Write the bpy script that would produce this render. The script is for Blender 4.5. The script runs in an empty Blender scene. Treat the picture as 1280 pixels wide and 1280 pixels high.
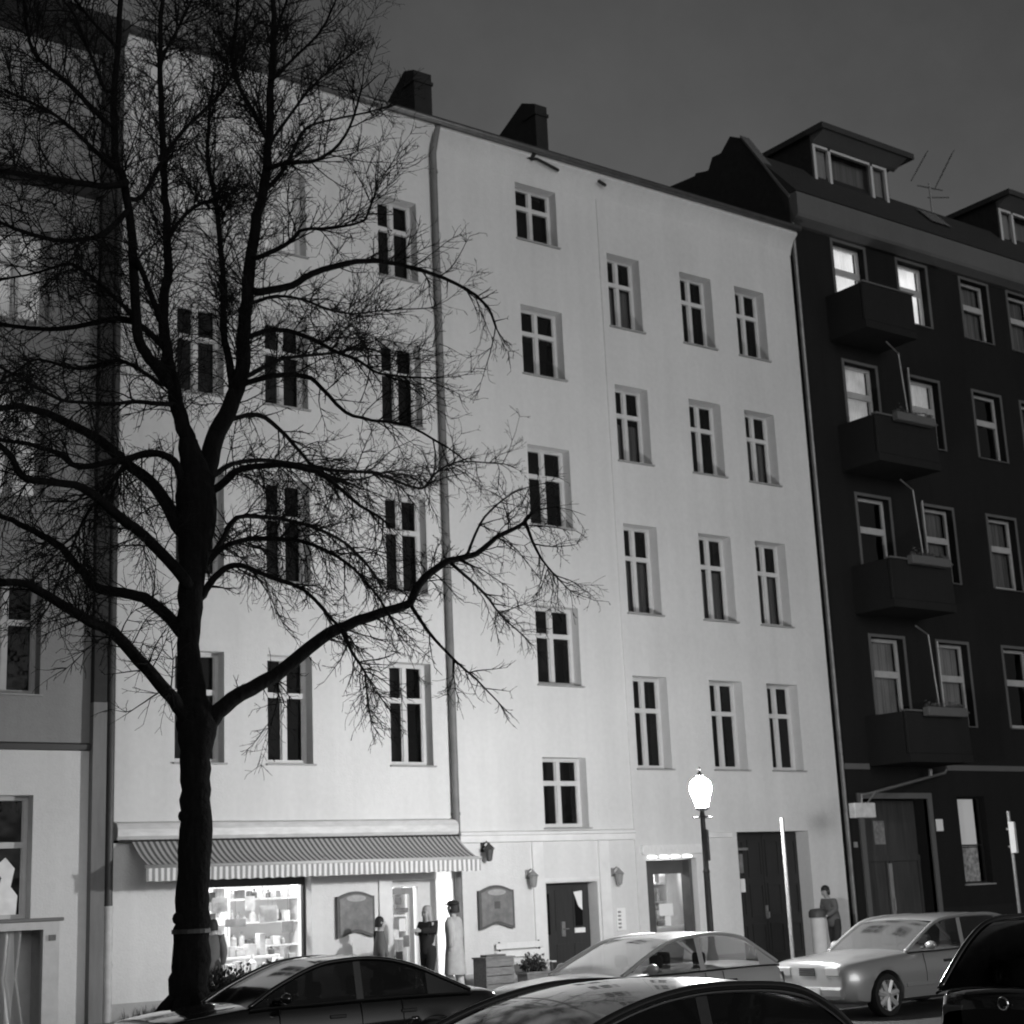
import bpy, math, random
from mathutils import Vector, Matrix, Quaternion
R = math.radians
S = bpy.context.scene
COL = S.collection
# ------------------------------------------------------------------ camera, sky, sun, exposure
YAW, PITCH, ROLL, FPX, CAMD, EYE = R(36.9986), R(13.5077), R(-2.5744), 1988.87, 26.883, 1.80
_fw = Vector((math.sin(YAW), math.cos(YAW), 0)); _rt = Vector((math.cos(YAW), -math.sin(YAW), 0)); _up = Vector((0, 0, 1))
_f = _fw*math.cos(PITCH) + _up*math.sin(PITCH); _u = _up*math.cos(PITCH) - _fw*math.sin(PITCH)
_r3 = _rt*math.cos(ROLL) + _u*math.sin(ROLL); _u3 = _u*math.cos(ROLL) - _rt*math.sin(ROLL)
cd = bpy.data.cameras.new('camera'); cam = bpy.data.objects.new('camera', cd); COL.objects.link(cam)
cd.sensor_width = 36; cd.lens = FPX/1280*36; cd.clip_start = .1; cd.clip_end = 3000
M = Matrix.Identity(4)
for i in range(3):
    M[i][0], M[i][1], M[i][2] = _r3[i], _u3[i], -_f[i]
M.translation = Vector((0, -CAMD, EYE)); cam.matrix_world = M
S.camera = cam
cd.dof.use_dof = True; cd.dof.focus_distance = 9; cd.dof.aperture_fstop = 4.4        # hand held night shot, focused on the near cars
SUN_ELEV, SUN_AZ = R(5), R(5)          # glow of the street from behind the camera, a little from the left
w = bpy.data.worlds.new('World'); S.world = w; w.use_nodes = True
nt = w.node_tree; bg = nt.nodes['Background']
sk = nt.nodes.new('ShaderNodeTexSky'); sk.sky_type = 'NISHITA'; sk.sun_disc = False
sk.sun_elevation = SUN_ELEV; sk.sun_rotation = R(180) + SUN_AZ; sk.air_density = 1; sk.dust_density = 4
bw = nt.nodes.new('ShaderNodeRGBToBW'); nt.links.new(sk.outputs[0], bw.inputs[0]); 
stc = nt.nodes.new('ShaderNodeTexCoord'); cl = nt.nodes.new('ShaderNodeTexNoise'); cl.inputs['Scale'].default_value = 3.2; cl.inputs['Detail'].default_value = 7; cl.inputs['Roughness'].default_value = .62
nt.links.new(stc.outputs['Generated'], cl.inputs['Vector'])
clr = nt.nodes.new('ShaderNodeMapRange'); clr.inputs[1].default_value = .3; clr.inputs[2].default_value = .7; clr.inputs[3].default_value = .80; clr.inputs[4].default_value = 1.22; nt.links.new(cl.outputs[0], clr.inputs[0])
cm = nt.nodes.new('ShaderNodeMath'); cm.operation = 'MULTIPLY'; nt.links.new(bw.outputs[0], cm.inputs[0]); nt.links.new(clr.outputs[0], cm.inputs[1]); nt.links.new(cm.outputs[0], bg.inputs[0])
bg.inputs[1].default_value = .072
sd = bpy.data.lights.new('sun', 'SUN'); sd.energy = .52; sd.angle = R(28); sd.color = (1, 1, 1)
so = bpy.data.objects.new('sun', sd); COL.objects.link(so)
_sd = Vector((-math.sin(SUN_AZ)*math.cos(SUN_ELEV), -math.cos(SUN_AZ)*math.cos(SUN_ELEV), math.sin(SUN_ELEV)))
so.rotation_euler = _sd.to_track_quat('Z', 'Y').to_euler(); so.location = (0, -40, 30)
S.view_settings.view_transform = 'Standard'; S.view_settings.look = 'None'
S.view_settings.exposure = 0; S.view_settings.gamma = 1
S.cycles.max_bounces = 8; S.cycles.transparent_max_bounces = 16

def at(px, py, Y):
    """point of the street at depth plane Y seen at photo position px, py"""
    d = _f + _r3*((px-640)/FPX) - _u3*((py-640)/FPX)
    t = (CAMD+Y)/d.y
    return Vector((d.x*t, Y, EYE + d.z*t))

# ------------------------------------------------------------------ materials (all grey: the photograph is black and white)
def mat(name, v, rough=.85, noise=0., scale=2., metal=0., coat=0., bump=0., bscale=40., spec=.5, stretch=None):
    m = bpy.data.materials.new(name); m.use_nodes = True; n = m.node_tree; b = n.nodes['Principled BSDF']
    b.inputs['Base Color'].default_value = (v, v, v, 1); b.inputs['Roughness'].default_value = rough
    b.inputs['Metallic'].default_value = metal; b.inputs['Coat Weight'].default_value = coat; b.inputs['Coat Roughness'].default_value = .04
    b.inputs['Specular IOR Level'].default_value = spec
    tc = n.nodes.new('ShaderNodeTexCoord')
    if noise:
        t = n.nodes.new('ShaderNodeTexNoise'); t.inputs['Scale'].default_value = scale; t.inputs['Detail'].default_value = 8; t.inputs['Roughness'].default_value = .65
        src = tc.outputs['Object']
        if stretch:
            mp = n.nodes.new('ShaderNodeMapping'); mp.inputs['Scale'].default_value = stretch; n.links.new(src, mp.inputs[0]); src = mp.outputs[0]
        n.links.new(src, t.inputs['Vector'])
        cr = n.nodes.new('ShaderNodeValToRGB'); lo, hi = v*(1-noise), min(1, v*(1+noise))
        cr.color_ramp.elements[0].position = .3; cr.color_ramp.elements[1].position = .7
        cr.color_ramp.elements[0].color = (lo, lo, lo, 1); cr.color_ramp.elements[1].color = (hi, hi, hi, 1)
        n.links.new(t.outputs[0], cr.inputs[0]); n.links.new(cr.outputs[0], b.inputs['Base Color'])
    if bump:
        t2 = n.nodes.new('ShaderNodeTexNoise'); t2.inputs['Scale'].default_value = bscale; t2.inputs['Detail'].default_value = 5
        n.links.new(tc.outputs['Object'], t2.inputs['Vector'])
        bp = n.nodes.new('ShaderNodeBump'); bp.inputs['Strength'].default_value = bump; bp.inputs['Distance'].default_value = .03
        n.links.new(t2.outputs[0], bp.inputs['Height']); n.links.new(bp.outputs[0], b.inputs['Normal'])
    return m
def wall_mat(name, v, amt=.1, spec=.3):
    """plaster: large soft clouding, fine grain, vertical rain streaks"""
    m = mat(name, v, .92, 0, bump=.25, bscale=25, spec=spec); n = m.node_tree; b = n.nodes['Principled BSDF']
    tc = n.nodes.new('ShaderNodeTexCoord')
    def nz(sc, st, det):
        mp = n.nodes.new('ShaderNodeMapping'); mp.inputs['Scale'].default_value = st; n.links.new(tc.outputs['Object'], mp.inputs[0])
        t = n.nodes.new('ShaderNodeTexNoise'); t.inputs['Scale'].default_value = sc; t.inputs['Detail'].default_value = det
        n.links.new(mp.outputs[0], t.inputs['Vector']); return t.outputs[0]
    def ma(op, a, c):
        x = n.nodes.new('ShaderNodeMath'); x.operation = op
        for i, q in enumerate((a, c)):
            if isinstance(q, (int, float)): x.inputs[i].default_value = q
            else: n.links.new(q, x.inputs[i])
        return x.outputs[0]
    s = ma('ADD', ma('MULTIPLY', nz(.45, (1, 1, 1), 3), .8), ma('MULTIPLY', nz(1.6, (1.6, 1, .12), 6), .7))
    s = ma('ADD', s, ma('MULTIPLY', nz(9, (1, 1, 1), 5), .5))
    s = ma('SUBTRACT', s, 1.0); s = ma('MULTIPLY', s, amt*2); s = ma('ADD', s, 1.0); s = ma('MULTIPLY', s, v)
    cc = n.nodes.new('ShaderNodeCombineColor')
    for i in range(3): n.links.new(s, cc.inputs[i])
    n.links.new(cc.outputs[0], b.inputs['Base Color'])
    return m
def emit(name, v, s, noise=0., scale=3.):
    m = bpy.data.materials.new(name); m.use_nodes = True; n = m.node_tree; b = n.nodes['Principled BSDF']
    b.inputs['Base Color'].default_value = (v, v, v, 1); b.inputs['Emission Color'].default_value = (1, 1, 1, 1); b.inputs['Emission Strength'].default_value = s
    if noise:
        tc = n.nodes.new('ShaderNodeTexCoord'); t = n.nodes.new('ShaderNodeTexNoise'); t.inputs['Scale'].default_value = scale; t.inputs['Detail'].default_value = 3
        n.links.new(tc.outputs['Object'], t.inputs['Vector'])
        cr = n.nodes.new('ShaderNodeValToRGB'); cr.color_ramp.elements[0].position = .35; cr.color_ramp.elements[1].position = .65
        cr.color_ramp.elements[0].color = (1-noise, 1-noise, 1-noise, 1); cr.color_ramp.elements[1].color = (1, 1, 1, 1)
        n.links.new(t.outputs[0], cr.inputs[0]); n.links.new(cr.outputs[0], b.inputs['Emission Color'])
    return m
def glass(name, tint, refl=1.0, rough=.02, bump=0.):
    m = bpy.data.materials.new(name); m.use_nodes = True; n = m.node_tree
    for q in list(n.nodes): n.nodes.remove(q)
    o = n.nodes.new('ShaderNodeOutputMaterial'); tr = n.nodes.new('ShaderNodeBsdfTransparent'); tr.inputs[0].default_value = (tint, tint, tint, 1)
    gl = n.nodes.new('ShaderNodeBsdfGlossy'); gl.inputs['Roughness'].default_value = rough; gl.inputs[0].default_value = (.9, .9, .9, 1)
    fr = n.nodes.new('ShaderNodeFresnel'); fr.inputs[0].default_value = 1.5
    mm = n.nodes.new('ShaderNodeMath'); mm.operation = 'MULTIPLY'; mm.inputs[1].default_value = refl; n.links.new(fr.outputs[0], mm.inputs[0])
    mx = n.nodes.new('ShaderNodeMixShader'); n.links.new(mm.outputs[0], mx.inputs[0]); n.links.new(tr.outputs[0], mx.inputs[1]); n.links.new(gl.outputs[0], mx.inputs[2])
    if bump:
        tc = n.nodes.new('ShaderNodeTexCoord'); t = n.nodes.new('ShaderNodeTexNoise'); t.inputs['Scale'].default_value = 1.5
        n.links.new(tc.outputs['Object'], t.inputs['Vector']); bp = n.nodes.new('ShaderNodeBump'); bp.inputs['Strength'].default_value = bump; bp.inputs['Distance'].default_value = .1
        n.links.new(t.outputs[0], bp.inputs['Height']); n.links.new(bp.outputs[0], gl.inputs['Normal'])
    n.links.new(mx.outputs[0], o.inputs[0])
    return m
def stripe_mat(name, a, c, period, axis=0, rough=.85):
    m = mat(name, a, rough); n = m.node_tree; b = n.nodes['Principled BSDF']
    tc = n.nodes.new('ShaderNodeTexCoord'); sp = n.nodes.new('ShaderNodeSeparateXYZ'); n.links.new(tc.outputs['Object'], sp.inputs[0])
    d = n.nodes.new('ShaderNodeMath'); d.operation = 'DIVIDE'; d.inputs[1].default_value = period; n.links.new(sp.outputs[axis], d.inputs[0])
    f = n.nodes.new('ShaderNodeMath'); f.operation = 'FRACT'; n.links.new(d.outputs[0], f.inputs[0])
    g = n.nodes.new('ShaderNodeMath'); g.operation = 'GREATER_THAN'; g.inputs[1].default_value = .5; n.links.new(f.outputs[0], g.inputs[0])
    mx = n.nodes.new('ShaderNodeMix'); mx.data_type = 'RGBA'; mx.inputs[6].default_value = (a, a, a, 1); mx.inputs[7].default_value = (c, c, c, 1)
    n.links.new(g.outputs[0], mx.inputs[0]); n.links.new(mx.outputs[2], b.inputs['Base Color'])
    return m
def slab_mat(name, v):
    m = mat(name, v, .8, bump=.3, bscale=20); n = m.node_tree; b = n.nodes['Principled BSDF']
    tc = n.nodes.new('ShaderNodeTexCoord'); br = n.nodes.new('ShaderNodeTexBrick'); br.inputs['Scale'].default_value = 1.6
    for i, k in ((1, 1.1), (2, .85), (3, .45)): br.inputs[i].default_value = (v*k, v*k, v*k, 1)
    br.inputs['Mortar Size'].default_value = .012
    n.links.new(tc.outputs['Object'], br.inputs[0]); n.links.new(br.outputs[0], b.inputs['Base Color'])
    return m

MW = wall_mat('white_plaster', .66, .15)
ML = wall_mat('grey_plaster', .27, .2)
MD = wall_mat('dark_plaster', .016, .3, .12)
MDL = wall_mat('dark_grey_plaster', .02, .25, .12)
MCORN = wall_mat('cornice_paint', .115, .15)
MTRIM = mat('white_trim', .72, .7, .08, 3)
MFRAME = mat('white_window_paint', .6, .5, .06, 6)
MFRAMED = mat('grey_window_paint', .5, .5, .06, 6)
MSILL = mat('zinc_sill', .32, .5, .15, 5)
MPANE = glass('window_glass', .75, 1.0, .02, .15)
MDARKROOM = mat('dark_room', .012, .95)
MCURT = mat('curtain_cloth', .2, .95, .5, 1.2, stretch=(9, 1, .25))
MCURTL = mat('net_curtain', .36, .95, .3, 1.2, stretch=(14, 1, .25))
MROOF = mat('roof_tile', .022, .85, .3, 6, bump=.5, bscale=8)
MBRICK = mat('sooty_brick', .02, .9, .3, 5, bump=.4)
MZINC = mat('zinc', .16, .45, .25, 4, metal=.6)
MPIPE = mat('painted_pipe', .16, .6, .2, 4)
MPIL = mat('grey_pilaster', .2, .9, .25, 1.5, stretch=(2, 2, .3))
MBARK = mat('bark', .006, 1., .5, 7, bump=1., bscale=14, stretch=(3, 3, .5), spec=.12)
MTWIG = mat('twig_bark', .01, 1., spec=.1)
MDOOR = mat('dark_door_paint', .03, .45, .25, 3, stretch=(6, 1, .5))
MDOOR2 = mat('gate_paint', .022, .5, .25, 3, stretch=(8, 1, .4))
MBLACK = mat('black_rubber', .012, .8, .2, 10)
MIRON = mat('cast_iron', .05, .5, .2, 8)
MSTEEL = mat('galvanised_steel', .22, .4, .15, 8, metal=.3)
MWHITE = mat('white_paper', .82, .8)
MBOARD = mat('painted_board', .17, .7, .35, 5)
MBOARDD = mat('board_border', .09, .7, .2, 5)
MGOODS = [mat('goods_%s' % n, v, .6, .25, 8) for n, v in (('pale', .75), ('light', .5), ('mid', .28), ('deep', .12))]
MROOM = mat('shop_wall_paint', .8, .9)
MWOOD = mat('weathered_wood', .16, .85, .4, 4, stretch=(1, 8, 8))
MLEAF = mat('planter_foliage', .03, .8)
MLIT = emit('lit_curtain', .7, .8, .3, 1.6)
MLITS = emit('dim_glow_curtain', .5, .3, .45, 2.5)
MLITF = emit('faint_lit_curtain', .2, .035, .6, 2)
MTUBE = emit('lamp_tube', .9, 4)
MLANT = emit('lantern_glass', .9, 1280)

# ------------------------------------------------------------------ mesh helpers
def woff(p):
    v = Vector((0, 0, 0))
    while p is not None: v = v + p.location; p = p.parent
    return v
class MB:
    def __init__(s): s.v = []; s.f = []
    def quad(s, *p):
        i = len(s.v); s.v += [Vector(q) for q in p]; s.f.append(tuple(range(i, i+len(p)))); return s
    def box(s, x0, x1, y0, y1, z0, z1, bev=0.):
        b = bev; i = len(s.v)
        if not b:
            s.v += [Vector(q) for q in ((x0,y0,z0),(x1,y0,z0),(x1,y1,z0),(x0,y1,z0),(x0,y0,z1),(x1,y0,z1),(x1,y1,z1),(x0,y1,z1))]
            s.f += [tuple(i+k for k in q) for q in ((0,3,2,1),(4,5,6,7),(0,1,5,4),(1,2,6,5),(2,3,7,6),(3,0,4,7))]
        else:
            def ring(z, e): return [(x0+e,y0+b-0,z),(x0+b,y0+e,z),(x1-b,y0+e,z),(x1-e,y0+b,z),(x1-e,y1-b,z),(x1-b,y1-e,z),(x0+b,y1-e,z),(x0+e,y1-b,z)]
            for z, e in ((z0, b*.7), (z0+b, 0), (z1-b, 0), (z1, b*.7)): s.v += [Vector(q) for q in ring(z, e)]
            s.f.append(tuple(i+k for k in range(7, -1, -1))); s.f.append(tuple(i+24+k for k in range(8)))
            for r in range(3):
                for k in range(8): s.f.append((i+r*8+k, i+r*8+(k+1) % 8, i+r*8+8+(k+1) % 8, i+r*8+8+k))
        return s
    def prism_x(s, poly, x0, x1):
        i = len(s.v); n = len(poly)
        s.v += [Vector((x0, y, z)) for y, z in poly] + [Vector((x1, y, z)) for y, z in poly]
        s.f.append(tuple(i+k for k in range(n))); s.f.append(tuple(i+n+k for k in range(n-1, -1, -1)))
        for k in range(n): s.f.append((i+k, i+n+k, i+n+(k+1) % n, i+(k+1) % n))
        return s
    def prism_y(s, poly, y0, y1):
        i = len(s.v); n = len(poly)
        s.v += [Vector((x, y0, z)) for x, z in poly] + [Vector((x, y1, z)) for x, z in poly]
        s.f.append(tuple(i+k for k in range(n))); s.f.append(tuple(i+n+k for k in range(n-1, -1, -1)))
        for k in range(n): s.f.append((i+k, i+n+k, i+n+(k+1) % n, i+(k+1) % n))
        return s
    def tube(s, pts, rad, sides=8, cap=True):
        pts = [Vector(p) for p in pts]; n = len(pts)
        if isinstance(rad, (int, float)): rad = [rad]*n
        base = len(s.v); prev = None
        for k, p in enumerate(pts):
            d = (pts[min(k+1, n-1)] - pts[max(k-1, 0)])
            d = d.normalized() if d.length > 1e-9 else Vector((0, 0, 1))
            if prev is None:
                a = Vector((0, 0, 1)) if abs(d.z) < .9 else Vector((1, 0, 0)); prev = d.cross(a).normalized()
            else:
                prev = prev - d*prev.dot(d)
                prev = prev.normalized() if prev.length > 1e-6 else d.orthogonal().normalized()
            q = d.cross(prev)
            for j in range(sides):
                t = 2*math.pi*j/sides; s.v.append(p + (prev*math.cos(t) + q*math.sin(t))*rad[k])
        for k in range(n-1):
            for j in range(sides):
                a = base+k*sides+j; b = base+k*sides+(j+1) % sides; s.f.append((a, b, b+sides, a+sides))
        if cap and sides > 2:
            s.f.append(tuple(base+j for j in range(sides-1, -1, -1))); s.f.append(tuple(base+(n-1)*sides+j for j in range(sides)))
        return s
    def lathe(s, c, prof, sides=16, sx=1., sy=1.):
        i = len(s.v); n = len(prof)
        for r, z in prof:
            for j in range(sides):
                t = 2*math.pi*j/sides; s.v.append(Vector((c[0]+r*sx*math.cos(t), c[1]+r*sy*math.sin(t), c[2]+z)))
        for k in range(n-1):
            for j in range(sides):
                a = i+k*sides+j; b = i+k*sides+(j+1) % sides; s.f.append((a, b, b+sides, a+sides))
        s.f.append(tuple(i+j for j in range(sides-1, -1, -1))); s.f.append(tuple(i+(n-1)*sides+j for j in range(sides)))
        return s
    def ball(s, c, rx, ry, rz, n=10):
        prof = [(math.sin(math.pi*k/n), -math.cos(math.pi*k/n)) for k in range(n+1)]
        i = len(s.v); m = 14
        for r, z in prof:
            for j in range(m):
                t = 2*math.pi*j/m; s.v.append(Vector((c[0]+rx*r*math.cos(t), c[1]+ry*r*math.sin(t), c[2]+rz*z)))
        for k in range(n):
            for j in range(m):
                a = i+k*m+j; b = i+k*m+(j+1) % m; s.f.append((a, b, b+m, a+m))
        return s
    def build(s, name, m, parent=None, smooth=False, auto=None):
        off = woff(parent)
        me = bpy.data.meshes.new(name); me.from_pydata([tuple(q-off) for q in s.v], [], s.f); me.validate(); me.update()
        if smooth:
            me.polygons.foreach_set('use_smooth', [True]*len(me.polygons))
            if auto: me.set_sharp_from_angle(angle=R(auto))
        o = bpy.data.objects.new(name, me); me.materials.append(m); COL.objects.link(o)
        if parent: o.parent = parent
        return o
def thing(name, label, cat, loc=(0, 0, 0), group=None):
    o = bpy.data.objects.new(name, None); o.empty_display_size = .2; COL.objects.link(o); o.location = loc
    return tag(o, label, cat, group)
def tag(o, label, cat, group=None):
    o['label'] = label; o['category'] = cat
    if group: o['group'] = group
    return o
def struct(o): o['kind'] = 'structure'; return o

# ------------------------------------------------------------------ ground
ZR = -.21
KF, KN = -8.45, -19.7
b = MB(); b.quad((-400, -400, -.6), (600, -400, -.6), (600, 600, -.6), (-400, 600, -.6)); struct(b.build('ground', mat('soil', .06, .95, .3, .5)))
b = MB(); b.quad((-300, KN-.2, ZR), (300, KN-.2, ZR), (300, KF+.2, ZR), (-300, KF+.2, ZR)); struct(b.build('road', mat('asphalt', .05, .7, .35, 3, bump=.4, bscale=60)))
b = MB(); b.box(-300, 300, KF+.16, .3, -.5, 0); struct(b.build('pavement', slab_mat('granite_slabs', .24)))
b = MB(); b.box(-300, 300, -60, KN-.16, -.5, 0-.02); struct(b.build('pavement', slab_mat('concrete_slabs', .2)))
b = MB(); b.box(-300, 300, KF, KF+.16, -.45, .004, .02); b.box(-300, 300, KN-.16, KN, -.45, -.016, .02); struct(b.build('kerb', mat('granite_kerb', .26, .8, .25, 4)))

# ------------------------------------------------------------------ building helpers
def wall_grid(mb, x0, x1, z0, z1, holes, Y=0., depth=.26, step=None):
    xs = sorted({x0, x1} | {h[0] for h in holes} | {h[1] for h in holes} | ({step[0]} if step else set()))
    zs = sorted({z0, z1} | {h[2] for h in holes} | {h[3] for h in holes})
    yy = lambda xm: Y + (step[1] if step and xm > step[0] else 0)
    for i in range(len(xs)-1):
        for k in range(len(zs)-1):
            xm, zm = (xs[i]+xs[i+1])/2, (zs[k]+zs[k+1])/2
            if any(h[0] < xm < h[1] and h[2] < zm < h[3] for h in holes): continue
            y = yy(xm); mb.quad((xs[i], y, zs[k]), (xs[i+1], y, zs[k]), (xs[i+1], y, zs[k+1]), (xs[i], y, zs[k+1]))
    if step: mb.quad((step[0], Y, z0), (step[0], Y, z1), (step[0], Y+step[1], z1), (step[0], Y+step[1], z0))
    for h in holes:
        a, c, e, g = h[:4]; y = yy((a+c)/2); d = Y + (h[4] if len(h) > 4 else depth)
        mb.quad((a, y, e), (a, y, g), (a, d, g), (a, d, e)); mb.quad((c, y, g), (c, y, e), (c, d, e), (c, d, g))
        mb.quad((a, y, g), (c, y, g), (c, d, g), (a, d, g)); mb.quad((c, y, e), (a, y, e), (a, d, e), (c, d, e))
rnd = random.Random(7)
def casement(root, x0, x1, z0, z1, yf, curtain=None, frame=MFRAME, mull=True, trans=.64, fw=.075, sill=True, y0=0., msill=MSILL, bar=.1, cheight=1.):
    """cross window: casing, mullion, transom; pane behind; optional curtain"""
    b = MB()
    b.box(x0, x0+fw, yf, yf+.07, z0, z1); b.box(x1-fw, x1, yf, yf+.07, z0, z1)
    b.box(x0+fw, x1-fw, yf, yf+.07, z0, z0+fw*1.2); b.box(x0+fw, x1-fw, yf, yf+.07, z1-fw, z1)
    zt = z0 + (z1-z0)*trans; xm = (x0+x1)/2
    b.box(x0+fw, x1-fw, yf-.015, yf+.06, zt-bar/2, zt+bar/2)
    if mull:
        b.box(xm-.052, xm+.052, yf-.012, yf+.06, z0+fw*1.2, zt-bar/2); b.box(xm-.05, xm+.05, yf-.012, yf+.06, zt+bar/2, z1-fw)
        for xa, xb in ((x0+fw, xm-.052), (xm+.052, x1-fw)):      # sash stiles
            for za, zb in ((z0+fw*1.2, zt-bar/2), (zt+bar/2, z1-fw)):
                b.box(xa, xa+.02, yf+.02, yf+.055, za, zb); b.box(xb-.02, xb, yf+.02, yf+.055, za, zb)
    fr = b.build('window', frame, root)
    p = MB(); yp = yf+.05
    for xa, xb in (((x0+fw, xm), (xm, x1-fw)) if mull else ((x0+fw, x1-fw),)):
        for za, zb in ((z0+fw, zt), (zt, z1-fw)):
            j = rnd.uniform(-.006, .006); k = rnd.uniform(-.006, .006)
            p.quad((xa, yp+j, za), (xb, yp-j, za+0), (xb, yp-j+k, zb), (xa, yp+j+k, zb))
    p.build('pane', MPANE, fr)
    if sill:
        s = MB(); s.prism_x([(y0-.06, z0-.035), (y0-.06, z0-.005), (yf, z0+.02), (yf, z0-.035)], x0-.04, x1+.04); s.build('sill', msill, fr)
    if curtain:
        c = MB(); n = 40; y = yf+.16; zc = z0+(z1-z0)*(1-cheight)
        for k in range(n):
            xa = x0+.03+(x1-x0-.06)*k/n; xb = x0+.03+(x1-x0-.06)*(k+1)/n
            f0 = .02*math.sin(k*1.9)+.012*math.sin(k*.7); f1 = .02*math.sin((k+1)*1.9)+.012*math.sin((k+1)*.7)
            c.quad((xa, y+f0, zc), (xb, y+f1, zc), (xb, y+f1, z1-.03), (xa, y+f0, z1-.03))
        c.build('curtain', curtain, fr)
    return fr

# ------------------------------------------------------------------ white apartment house
X0, X1 = 11.16, 29.80
HW = thing('apartment_house', 'white five storey apartment house with plain plaster front behind the bare tree', 'building', (20.5, 0, 0))
rows = [(4.39, 6.45), (7.88, 9.96), (11.46, 13.31), (14.75, 16.60)]
cols = [(12.38, 13.37), (14.27, 15.24), (17.00, 18.00), (23.40, 24.42), (25.74, 26.80), (27.62, 28.67)]
stair = [(3.13, 4.6), (6.15, 7.88), (9.68, 11.5), (13.16, 14.8), (16.41, 17.8)]
holes = [(a, c, e, g) for a, c in cols for e, g in rows] + [(20.76, 21.95, e, g) for e, g in stair]
SHOPW = (12.98, 15.16, .52, 2.32, .3); SHOPD = (16.95, 17.95, .0, 2.16, .3); DOOR = (20.70, 22.08, 0, 2.0, .32); KD = (23.46, 24.95, .06, 2.42, .35); GATE = (26.26, 28.62, 0, 2.97, .4)
holes += [SHOPW, SHOPD, DOOR, KD, GATE]
b = MB(); wall_grid(b, X0, X1, -.1, 18.5, holes, 0, .26, (23.18, -.03))
b.quad((X0, 0, -.1), (X0, 0, 18.5), (X0, 11, 18.5), (X0, 11, -.1)); b.quad((X1, -.03, -.1), (X1, 11, -.1), (X1, 11, 18.5), (X1, -.03, 18.5)); b.quad((X0, 11, -.1), (X0, 11, 18.5), (X1, 11, 18.5), (X1, 11, -.1))
b.build('wall', MW, HW)
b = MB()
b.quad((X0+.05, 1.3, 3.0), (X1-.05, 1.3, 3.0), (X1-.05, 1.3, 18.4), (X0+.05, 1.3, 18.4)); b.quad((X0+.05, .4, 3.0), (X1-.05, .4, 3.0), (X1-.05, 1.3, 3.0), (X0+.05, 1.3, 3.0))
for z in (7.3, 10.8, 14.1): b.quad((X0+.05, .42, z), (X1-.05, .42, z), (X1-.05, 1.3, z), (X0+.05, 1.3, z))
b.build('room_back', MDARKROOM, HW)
cur = {(3, 0): MCURT, (3, 2): MCURT, (4, 2): MCURT, (4, 1): None, (5, 2): MCURT, (5, 1): MCURT, (3, 1): MCURT, (4, 3): None}
hts = {(3, 0): .62, (3, 2): .62, (5, 1): .62, (5, 2): .62, (4, 2): .6, (3, 1): .55}
LITW = {(0, 3): MLITS, (1, 3): MLITS}
for ci, (a, c) in enumerate(cols):
    for ri, (e, g) in enumerate(rows):
        k = (ci, 3-ri)
        m = LITW.get((ci, ri)) if (ci, ri) in LITW else cur.get(k)
        fr = casement(HW, a, c, e, g, .25, m, y0=-.03 if a > 23.2 else 0)
        if m in (MCURT,):      # half drawn: bottom sashes only
            cu = [x for x in fr.children if x.name.startswith('curtain')][0]; zmax = e + (g-e)*hts.get(k, .62)
            off = woff(fr)
            for v in cu.data.vertices:
                if v.co.z + off.z > zmax: v.co.z = zmax - off.z
for i, (e, g) in enumerate(stair): casement(HW, 20.76, 21.95, e, g, .25)
# cornice, gutter, roof
b = MB(); b.prism_x([(.02, 17.88), (-.004, 17.9), (-.05, 18.05), (-.16, 18.26), (-.30, 18.38), (-.30, 18.48), (.1, 18.48)], X0, X1+.05); b.build('cornice', MW, HW, True, 30)
b = MB(); b.tube([(X0, -.37, 18.53), (X1+.1, -.37, 18.53)], .075, 10)
for k in range(16): b.box(X0+.5+k*1.2, X0+.54+k*1.2, -.40, -.05, 18.47, 18.50)
b.build('gutter', MZINC, HW, True)
b = MB(); b.prism_x([(-.42, 18.6), (5.5, 22.0), (11.3, 18.6), (11.3, 18.5), (-.42, 18.5)], X0, X1+.05)
b.build('roof', MROOF, HW)
b = MB(); pts = [at(652, 196, -.2), at(672, 199, -.3), at(698, 213, -.22)]; b.tube(pts, .035, 6); b.tube([at(664, 199, -.28), at(668, 190, -.28)], .06, 6); b.build('loose_gutter', MBRICK, HW); b = MB(); b.tube([at(748, 226, -.25), at(757, 232, -.25)], .04, 6)
b.build('loose_gutter', MBRICK, HW)
for xa, xb, poly in ((18.5, 18.98, [(.66, 18.7), (.66, 20.30), (1.06, 20.45), (2.0, 19.9), (2.6, 19.6), (2.6, 18.7)]), (22.0, 22.36, [(.66, 18.7), (.66, 20.42), (1.17, 20.66), (2.3, 20.15), (2.9, 19.9), (2.9, 18.7)])):
    ch = MB(); ch.prism_x(poly, xa, xb); ch.box(xa-.03, xb+.03, .63, 1.1, poly[1][1]-.28, poly[1][1]-.2); ch.build('chimney', MBRICK, HW)
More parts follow.
